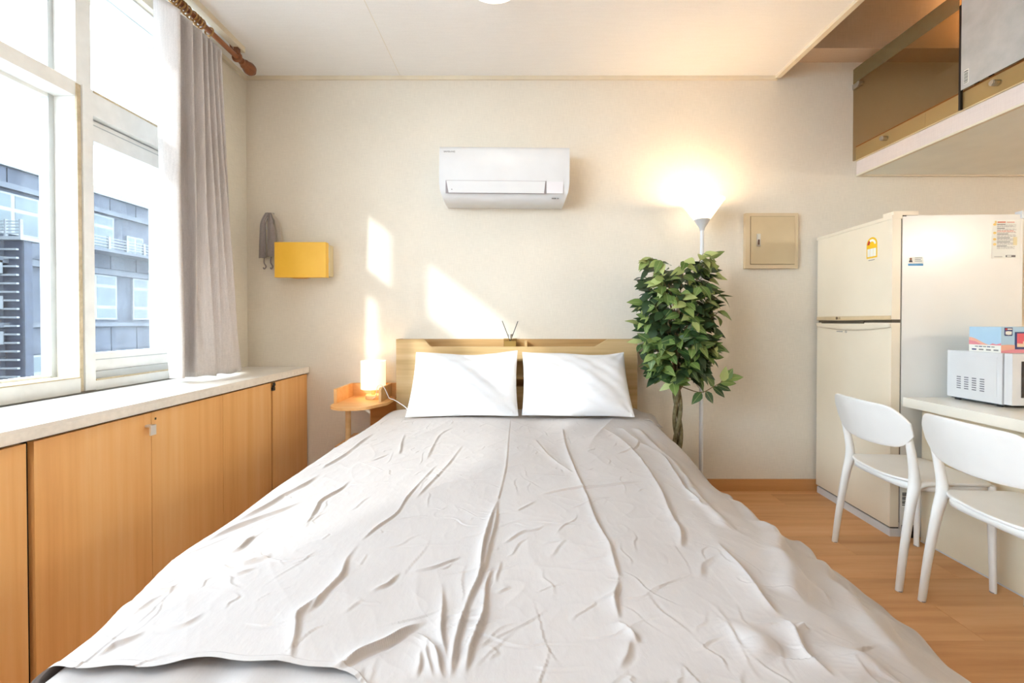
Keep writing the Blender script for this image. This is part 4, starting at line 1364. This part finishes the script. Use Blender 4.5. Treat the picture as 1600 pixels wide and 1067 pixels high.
# stickers on the side that faces the room (side face y = .004, facing -y)
def side_panel(name, x0, x1, z0, z1, mat, parent, lift=.0006, label=None):
    o = bx(name, (x0, x1, .004 - lift, .0042, z0, z1), mat, parent, local=True)
    if label:
        o['label'] = label
    return o
M_BLUE = plain('card_blue', (62, 140, 190), .4, var=3)
cd = side_panel('card_sticker', .080, .152, 1.366, 1.404, M_LBLW, fr_, label='small white and blue card sticker')
side_panel('blue_band', .080, .152, 1.360, 1.371, M_BLUE, cd, .0012)
bm = B(); prism(bm, [(.092 + .006 * math.cos(t), 1.394 + .006 * math.sin(t)) for t in np.linspace(0, 6.283, 14, endpoint=False)], .0028, .0034, 1)
obj('portrait', bm, plain('print_brown', (150, 98, 74), .5), cd, local=True)
bm = B(); prism(bm, [(.083, 1.378), (.101, 1.378), (.098, 1.388), (.086, 1.388)], .0028, .0034, 1)
obj('portrait', bm, plain('print_dark', (70, 66, 74), .5), cd, local=True)
for k in range(3):
    side_panel('print_line', .112, .146 - .006 * (k % 2), 1.398 - .008 * k, 1.4005 - .008 * k, M_PRINT, cd, .0012)
# notice sheet
NX0, NX1, NZ0, NZ1 = .478, .610, 1.395, 1.584
nt = side_panel('notice_sheet', NX0, NX1, NZ0, NZ1, M_LBLW, fr_, label='white notice sheet with yellow bullets and small print')
def nrow(x0, x1, z, h, mat, nm='print_line', lift=.0012):
    return side_panel(nm, NX0 + x0, NX0 + x1, NZ1 - z - h, NZ1 - z, mat, nt, lift)
M_ORG = plain('print_orange', (222, 112, 72), .5, var=3)
M_GLD = plain('print_gold', (240, 206, 120), .5, var=4)
M_PRF = plain('fine_print', (176, 170, 164), .6)
nrow(.026, .064, .008, .006, M_ORG); nrow(.070, .106, .010, .003, M_ORG); nrow(.014, .021, .005, .010, M_GLD, 'picture')
rl = random.Random(3)
zz = .020
for blk, (n_l, hd_) in enumerate(((3, 1), (5, 1), (3, 1), (3, 1), (3, 1), (3, 1))):
    nrow(.024, .024 + rl.uniform(.03, .07), zz, .0032, M_PRINT); zz += .0052
    for k in range(n_l):
        xx = .024
        while xx < .105 + rl.uniform(-.01, .01):
            wv = rl.uniform(.006, .02)
            nrow(xx, min(xx + wv, .114), zz, .0018, M_ORG if (blk == 1 and k in (2, 3)) else M_PRF); xx += wv + .003
        zz += .0042
    zz += .0018
for k, z_ in enumerate((.018, .060, .091, .116)):
    bm = B(); prism(bm, [(NX0 + .013 + .008 * math.cos(t), NZ1 - z_ - .004 + .006 * math.sin(t)) for t in np.linspace(0, 6.283, 14, endpoint=False)], .0028, .0034, 1)
    obj('bullet', bm, M_GLD, nt, local=True)
nrow(.012, .050, .180, .003, M_PRF)
nrow(.066, .112, .174, .010, plain('footer_grey', (116, 108, 104), .6), 'footer')
nrow(.072, .092, .1765, .005, M_LBLW, 'print_line', .0016)
nrow(.100, .118, .085, .040, plain('old_tape', (232, 216, 168), .4), 'tape', .0018)
# sticker and foot at the bottom of the side
bs = side_panel('bar_code_sticker', .055, .115, .150, .235, M_LBLW, fr_)
for k in range(7):
    side_panel('print_line', .062, .108, .158 + .010 * k, .163 + .010 * k + .002 * (k % 2), M_BLACK, bs, .0012)
bx('foot', (.06, .14, -.008, .05, 0, .06), M_BLACK, fr_, .006, local=True)

# ------------------------------------------------------------------ kitchen counter, microwave, box
M_KCT = plain('cream_counter_top', (246, 240, 226), .22, var=3, scale=8, coat=.2)
M_KCP = plain('cream_counter_panel', (236, 224, 198), .4, var=5, scale=3)
kc = thing('breakfast_counter', 'cream breakfast counter with panel front behind the chairs', 'counter', (2.2, 1.2, 0))
bx('counter_top', (1.902, 2.60, .15, 2.236, .664, .709), M_KCT, kc, 0.006, segs=3)
bx('front_panel', (1.985, 2.003, .17, 2.222, 0, .664), M_KCP, kc, 0.001)
bx('end_panel', (2.003, 2.58, 2.204, 2.222, 0, .664), M_KCP, kc, 0.001)
bx('plinth_line', (1.983, 1.986, .17, 2.222, 0, .006), M_WHITE, kc)
mw = thing('microwave', 'white microwave oven on the breakfast counter', 'microwave', (2.31, 2.09, .709))
bx('housing', (2.100, 2.545, 1.965, 2.215, .722, .944), M_WHITE, mw, 0.008, segs=3)
bx('bottom_plate', (2.108, 2.54, 1.972, 2.20, .716, .723), plain('steel_grey', (96, 104, 108), .4, .6), mw)
for (a, b_) in ((2.12, 1.99), (2.12, 2.18), (2.50, 1.99), (2.50, 2.18)):
    obj('foot', lathe(B(), [(0, 0), (.012, 0), (.013, .01), (0, .01)], (a, b_, .709), 12), M_BLACK, mw)
fd = bx('door', (2.104, 2.43, 1.928, 1.960, .724, .944), M_WHITE, mw, 0.006, segs=3)
bx('window', (2.142, 2.40, 1.9262, 1.93, .757, .912), plain('dark_oven_glass', (40, 34, 32), .12), fd, .001)
bx('inner_window', (2.165, 2.385, 1.9255, 1.928, .782, .888), plain('oven_mesh', (76, 68, 64), .3), fd)
bx('control_panel', (2.432, 2.545, 1.930, 1.960, .724, .944), M_WHITE, mw, 0.004)
obj('dial', tube(B(), [(2.488, 1.915, .79), (2.488, 1.932, .79)], .022, 20), M_METAL, mw)
obj('dial', tube(B(), [(2.488, 1.915, .87), (2.488, 1.932, .87)], .022, 20), M_METAL, mw)
bx('side_emboss', (2.0975, 2.104, 1.985, 2.200, .752, .925), M_WHITE, mw, .003)
for c in range(4):
    for r in range(6):
        y0 = 2.165 - .036 * c
        bx('vent_slot', (2.0968, 2.0980, y0 - .020, y0, .766 + .0105 * r, .7705 + .0105 * r), plain('vent_grey', (112, 112, 118), .6), mw)
# gift box
gb = thing('cardboard_box', 'small pastel printed cardboard box on top of the microwave', 'box', (2.25, 2.06, .944))
M_SKY = plain('print_sky', (176, 206, 226), .45, var=3)
M_SAL = plain('print_salmon', (236, 176, 152), .45, var=3)
M_PNK = plain('print_pink', (226, 140, 148), .45, var=3)
M_NVY = plain('print_navy', (36, 50, 108), .4, var=3)
GX, GY0, GY1, GZ0, GZ1 = 2.115, 1.985, 2.125, .9445, 1.058
bx('carton', (GX, GX + .26, GY0, GY1, GZ0, GZ1), M_SKY, gb, .0015)
def side_print(name, poly, mat, lift):
    return obj(name, prism(B(), poly, GX - lift, GX + .0002, 0), mat, gb)
side_print('print_white', [(GY0, GZ0), (GY1, GZ0), (GY1, GZ0 + .032), (GY0, GZ0 + .032)], M_LBLW, .0006)
hill = [(GY1, GZ0 + .032)] + [(GY1 - .14 * t, GZ0 + .032 + .034 * math.cos(t * 2.2) ** 2 * (1 if t < .72 else .9)) for t in np.linspace(0, .72, 12)] + [(GY1 - .11, GZ0 + .032)]
side_print('print_hill', hill, M_SAL, .0008)
side_print('print_hill', [(GY1, GZ0 + .032), (GY1, GZ0 + .052), (GY1 - .03, GZ0 + .046), (GY1 - .06, GZ0 + .032)], M_PNK, .0012)
side_print('print_hill', [(GY0, GZ0 + .032), (GY0 + .05, GZ0 + .032), (GY0 + .035, GZ0 + .040), (GY0 + .02, GZ0 + .036), (GY0, GZ0 + .042)], M_PNK, .0012)
for k in range(5):
    side_print('print_line', [(GY1 - .028 - .018 * k, GZ0 + .022), (GY1 - .042 - .018 * k, GZ0 + .022), (GY1 - .042 - .018 * k, GZ0 + .026), (GY1 - .028 - .018 * k, GZ0 + .026)], M_NVY if k % 2 else M_PRINT, .0012)
for k in range(4):
    side_print('print_line', [(GY1 - .014 - .032 * k, GZ0 + .007), (GY1 - .034 - .032 * k, GZ0 + .007), (GY1 - .034 - .032 * k, GZ0 + .013), (GY1 - .014 - .032 * k, GZ0 + .013)], M_NVY if k == 0 else M_PRINT, .0012)
def front_print(name, poly, mat, lift):
    return obj(name, prism(B(), poly, GY0 - lift, GY0 + .0002, 1), mat, gb)
front_print('print_hill', [(GX, GZ0), (GX + .26, GZ0), (GX + .26, GZ0 + .02), (GX + .1, GZ0 + .022), (GX + .03, GZ0 + .012), (GX, GZ0 + .009)], M_PNK, .0012)
front_print('print_hill', [(GX, GZ0 + .005), (GX + .1, GZ0 + .01), (GX + .26, GZ0 + .01), (GX + .26, GZ0 + .03), (GX + .07, GZ0 + .034), (GX + .03, GZ0 + .036), (GX, GZ0 + .034)], M_SAL, .0008)
bd = front_print('badge', [(GX + .014, GZ1 - .036), (GX + .018, GZ1 - .039), (GX + .046, GZ1 - .039), (GX + .049, GZ1 - .036), (GX + .049, GZ1 - .003), (GX + .014, GZ1 - .003)], M_NVY, .001)
front_print('badge_print', [(GX + .018, GZ1 - .032), (GX + .030, GZ1 - .035), (GX + .044, GZ1 - .033), (GX + .045, GZ1 - .020), (GX + .030, GZ1 - .018), (GX + .018, GZ1 - .020)], M_LBLW, .0016)
front_print('badge_print', [(GX + .017, GZ1 - .014), (GX + .025, GZ1 - .014), (GX + .025, GZ1 - .006), (GX + .017, GZ1 - .006)], M_RED, .0016)
front_print('badge_print', [(GX + .027, GZ1 - .012), (GX + .046, GZ1 - .012), (GX + .046, GZ1 - .007), (GX + .027, GZ1 - .007)], M_LBLW, .0016)
front_print('picture_frame', [(GX + .060, GZ0 + .016), (GX + .22, GZ0 + .016), (GX + .22, GZ1 - .022), (GX + .060, GZ1 - .022)], M_NVY, .0016)
front_print('picture', [(GX + .068, GZ0 + .026), (GX + .212, GZ0 + .026), (GX + .212, GZ1 - .028), (GX + .068, GZ1 - .028)], plain('print_rose', (222, 92, 104), .45), .0020)
front_print('picture', [(GX + .068, GZ0 + .026), (GX + .212, GZ0 + .026), (GX + .212, GZ0 + .05), (GX + .094, GZ0 + .05), (GX + .094, GZ0 + .04), (GX + .068, GZ0 + .042)], plain('print_sand', (232, 204, 170), .45), .0024)

# ------------------------------------------------------------------ chairs (local: faces +x, origin on the floor at the middle)
def make_chair(loc, rz, label):
    t = thing('dining_chair', label, 'chair', loc, rz, 'white plastic chairs at the breakfast counter')
    Zax = Vector((1, 0, 0))
    # seat shell: thin, scooped, rounded, with a turned down rim
    SW, X0, X1 = .205, -.150, .205
    def seat_pt(u, v):
        a = u * 2 - 1; b__ = v * 2 - 1
        e = 5.0
        r = max(abs(a), abs(b__))
        ang = math.atan2(b__, a)
        ca, sa = math.cos(ang), math.sin(ang)
        sup = (abs(ca) ** e + abs(sa) ** e) ** (-1 / e)
        k = r * sup * (1.0 if True else 0)
        sx, sy = r * ca * sup, r * sa * sup
        if r == 0:
            sx = sy = 0
        x = (X0 + X1) / 2 + (X1 - X0) / 2 * sx
        wdt = SW * (1.0 - .05 * (1 - (sx + 1) / 2))
        y_ = wdt * sy
        z = .438 - .016 * (1 - sx * sx) * (1 - sy * sy) - .010 * max(0, sx) ** 4 + .010 * max(0, -sx) ** 3 * sy * sy - .004 * max(0, -sx) ** 2 * (1 - sy * sy) * 2
        return (x, y_, z)
    bm = grid(B(), seat_pt, 28, 28)
    so = obj('seat', bm, M_CHAIR, t, smooth=True, local=True)
    md = so.modifiers.new('thickness', 'SOLIDIFY'); md.thickness = .011; md.offset = -1
    bv = so.modifiers.new('soft', 'BEVEL'); bv.width = .003; bv.segments = 2; bv.limit_method = 'ANGLE'
    # apron below the seat edge
    ap = B()
    def apron(u, v):
        ang = u * 2 * math.pi
        e = 5.0
        ca, sa = math.cos(ang), math.sin(ang)
        sup = (abs(ca) ** e + abs(sa) ** e) ** (-1 / e)
        return ((X0 + X1) / 2 + (X1 - X0 - .016) / 2 * ca * sup, (SW - .008) * sa * sup * (1.0 - .05 * (1 - (ca * sup + 1) / 2)), .425 - .028 * v)
    obj('apron', grid(ap, apron, 72, 2), M_CHAIR, t, smooth=True, local=True, solid=.006)
    for s in (-1, 1):
        # rear leg runs on upward as the post of the backrest
        path = [(-.186, .205 * s, 0), (-.166, .203 * s, .17), (-.140, .199 * s, .34), (-.124, .196 * s, .42), (-.126, .196 * s, .48), (-.140, .199 * s, .56), (-.158, .202 * s, .640)]
        rad = [.0135, .0155, .0185, .0215, .0185, .0155, .0125]
        pr = [cat([(*p, r) for p, r in zip(path, rad)], q) for q in np.linspace(0, 1, 34)]
        obj('rear_leg', tube(B(), [p[:3] for p in pr], [p[3] for p in pr], 14, (Vector((0, 1, 0)), .82)), M_CHAIR, t, smooth=True, local=True)
        # side arm from rear leg into the seat
        arm = [(-.128, .196 * s, .405, .016), (-.095, .195 * s, .425, .013), (-.045, .193 * s, .428, .009), (0.02, .192 * s, .424, .006)]
        pr = [cat(arm, q) for q in np.linspace(0, 1, 16)]
        obj('side_rail', tube(B(), [p[:3] for p in pr], [p[3] for p in pr], 12), M_CHAIR, t, smooth=True, local=True)
        path = [(.182, .190 * s, 0, .0125), (.180, .186 * s, .2, .0145), (.176, .182 * s, .425, .018)]
        pr = [cat(path, q) for q in np.linspace(0, 1, 14)]
        obj('front_leg', tube(B(), [p[:3] for p in pr], [p[3] for p in pr], 14, (Vector((1, 0, 0)), .8)), M_CHAIR, t, smooth=True, local=True)
        for (fx, fy) in ((-.186, .205 * s), (.182, .190 * s)):
            obj('foot_cap', lathe(B(), [(0, 0), (.0118, 0), (.0118, .004), (0, .004)], (fx, fy, -.0005), 12), plain('foot_grey', (150, 146, 142), .6), t, local=True)
    # backrest: curved panel leaning back, rounded ends
    def back_pt(u, v):
        a = u * 2 - 1
        yy = .232 * a
        endk = (max(0, abs(a) - .62) / .38) ** 2.2
        zt = .742 - .008 * a * a - .075 * endk * .75
        zb_ = .556 + .022 * a * a + .050 * endk
        z = zb_ + (zt - zb_) * v
        x = -.196 + .050 * a * a - .050 * (z - .60) / .14 * .75
        return (x, yy, z)
    bo = obj('backrest', grid(B(), back_pt, 40, 12), M_CHAIR, t, smooth=True, local=True)
    md = bo.modifiers.new('thickness', 'SOLIDIFY'); md.thickness = .010; md.offset = 0
    bv = bo.modifiers.new('soft', 'BEVEL'); bv.width = .003; bv.segments = 2; bv.limit_method = 'ANGLE'
    return t
def dup(root, loc, rz, label):
    r = root.copy(); COL.objects.link(r)
    r.location = loc; r.rotation_euler = (0, 0, rz); r['label'] = label
    for ch in list(root.children):
        c = ch.copy(); COL.objects.link(c); c.parent = r
    return r
ch1 = make_chair((1.733, 2.005, 0), math.radians(-4.0), 'white plastic dining chair next to the refrigerator')
ch2 = dup(ch1, (1.738, 1.530, 0), math.radians(-4.0), 'white plastic dining chair cut off by the right photo edge below the microwave')

# ------------------------------------------------------------------ loft
M_FASC = linen('pink_white_paper', (226, 212, 204), 5, 260, .3, axes=(1, 2))
M_UNDER = plain('loft_underside', (240, 240, 230), .7, var=3)
LXF = 2.16
lf = empty_struct('floor_loft', 'loft platform over the kitchen corner')
bx('platform', (LXF + .002, XR, YB, WALL - .002, 2.012, 2.188), M_UNDER, lf)
bx('fascia', (LXF - .004, LXF + .002, YB, WALL - .002, 2.012, 2.098), M_FASC, lf)
M_BRD = plain('tan_edge_board', (248, 234, 198), .45, var=8, scale=5)
bx('edge_board', (LXF - .010, LXF + .002, 2.406, WALL - .003, 2.100, 2.186), M_BRD, lf, .001)
bx('edge_board', (LXF - .010, LXF + .002, YB, 2.404, 2.100, 2.186), M_BRD, lf, .001)
bx('edge_cap', (LXF - .010, LXF + .03, YB, WALL - .003, 2.186, 2.194), wood('cap_wood', (170, 110, 60), (190, 130, 76), (205, 148, 92), 1, .5), lf)
bx('edge_strip', (LXF - .008, LXF + .012, YB, WALL - .003, 2.004, 2.014), M_TRIM, lf, .002)
bx('edge_strip', (LXF, XR, WALL - .016, WALL - .002, 2.002, 2.013), M_TRIM, lf, .002)
M_GLB = glass('smoked_railing_glass', (232, 224, 210), 0.02, 0.02, (196, 180, 150))
M_GLF = glass('frosted_railing_glass', (190, 192, 190), 0.05, 0.55, (236, 232, 226), .15)
rail = thing('glass_railing', 'glass balustrade along the loft edge with round steel fixings', 'railing', (LXF - .022, 2.4, 2.10))
GXa, GXb = LXF - .030, LXF - .020
bx('glass_panel', (GXa, GXb, 2.205, WALL - .004, 2.100, 2.676), M_GLB, rail, .001)
bx('glass_panel', (GXa, GXb, .2, 2.195, 2.100, 2.676), M_GLB, rail, .001)
bx('frosted_film', (GXa - .0014, GXa - .0002, .2, 2.193, 2.190, 2.676), M_GLF, rail)
bx('film_strip', (GXa - .0012, GXa - .0002, 2.205, WALL - .004, 2.585, 2.676), glass('greenish_film', (200, 190, 164), .01, .25, (186, 170, 132)), rail)
bx('edge_seal', (GXa - .001, GXb + .001, 2.195, 2.205, 2.100, 2.60), M_BLACK, rail)
for (yy, zz) in ((2.655, 2.148), (2.04, 2.147), (1.3, 2.147)):
    fx_ = tube(B(), [(GXa - .012, yy, zz), (LXF - .008, yy, zz)], .0135, 18)
    tube(fx_, [(GXa - .016, yy, zz), (GXa - .011, yy, zz)], .0105, 18)
    obj('fixing', fx_, M_METAL, rail, smooth=True)
fx_ = tube(B(), [(GXa - .012, 2.845, 2.565), (GXb + .012, 2.845, 2.565)], .014, 16)
box(fx_, GXa - .004, GXb + .004, 2.85, WALL - .001, 2.55, 2.58)
obj('wall_clip', fx_, M_METAL, rail, .001)
bc = bx('bar_code_sticker', (GXa - .0026, GXa - .0014, 2.155, 2.178, 2.19 + .02, 2.275), M_LBLW, rail)
for k in range(8):
    bx('print_line', (GXa - .0034, GXa - .0026, 2.157, 2.176, 2.213 + .0075 * k, 2.216 + .0075 * k + .0015 * (k % 2)), M_BLACK, bc)
# dark rolled cable on the loft floor
obj_c = obj('cable', tube(B(), [cat([(2.30, 2.30, 2.200), (2.27, 2.26, 2.25), (2.25, 2.215, 2.29), (2.27, 2.18, 2.25), (2.30, 2.16, 2.200)], t) for t in np.linspace(0, 1, 20)], .010, 8), M_BLACK, None, smooth=True, origin=(2.28, 2.24, 2.19))
tag(obj_c, 'black cable standing on the loft floor behind the glass', 'cable')

# loft lamp above the frame
ll = thing('wall_lamp', 'warm lamp on the beam above the loft out of the frame', 'lamp', (2.75, 2.74, 2.98))
obj('shade', lathe(B(), [(.04, 0), (.045, 0), (.06, .08), (.055, .08)], (2.75, 2.66, 2.97), 24, True), glow('loft_lamp_shade', (255, 190, 110), 3), ll, smooth=True)
bx('arm', (2.74, 2.76, 2.66, 2.75, 2.965, 2.98), M_METAL, ll)
lamp_light('wall_lamp_light', 'POINT', (2.75, 2.62, 3.03), 3.0, (1.0, .55, .22), .04)

# ------------------------------------------------------------------ ceiling lamps and the added fill lamp
def ceil_lamp(x, y_, r, label, strength, z=2.635):
    t = thing('ceiling_lamp', label, 'lamp', (x, y_, z))
    obj('rim', lathe(B(), [(0, 0), (r, 0), (r, -.030), (r - .006, -.034), (0, -.034)], (x, y_, z), 44), M_WHITE, t, smooth=True)
    obj('diffuser', lathe(B(), [(r - .006, -.032), (r - .010, -.05), (r * .75, -.064), (r * .4, -.072), (0, -.074)], (x, y_, z), 44), glow('ceiling_diffuser_%d' % int(strength * 10), (255, 250, 242), strength), t, smooth=True)
    return t
ceil_lamp(-.105, 2.05, .128, 'round white ceiling lamp cut by the top of the photo', .9)
ceil_lamp(-.85, .10, .26, 'large round added fill lamp out of view', 2.0, 2.34)  # housing made up for the added fill light
ceil_lamp(4.0, -.34, .18, 'round kitchen lamp below the loft', 3.0, 2.012)
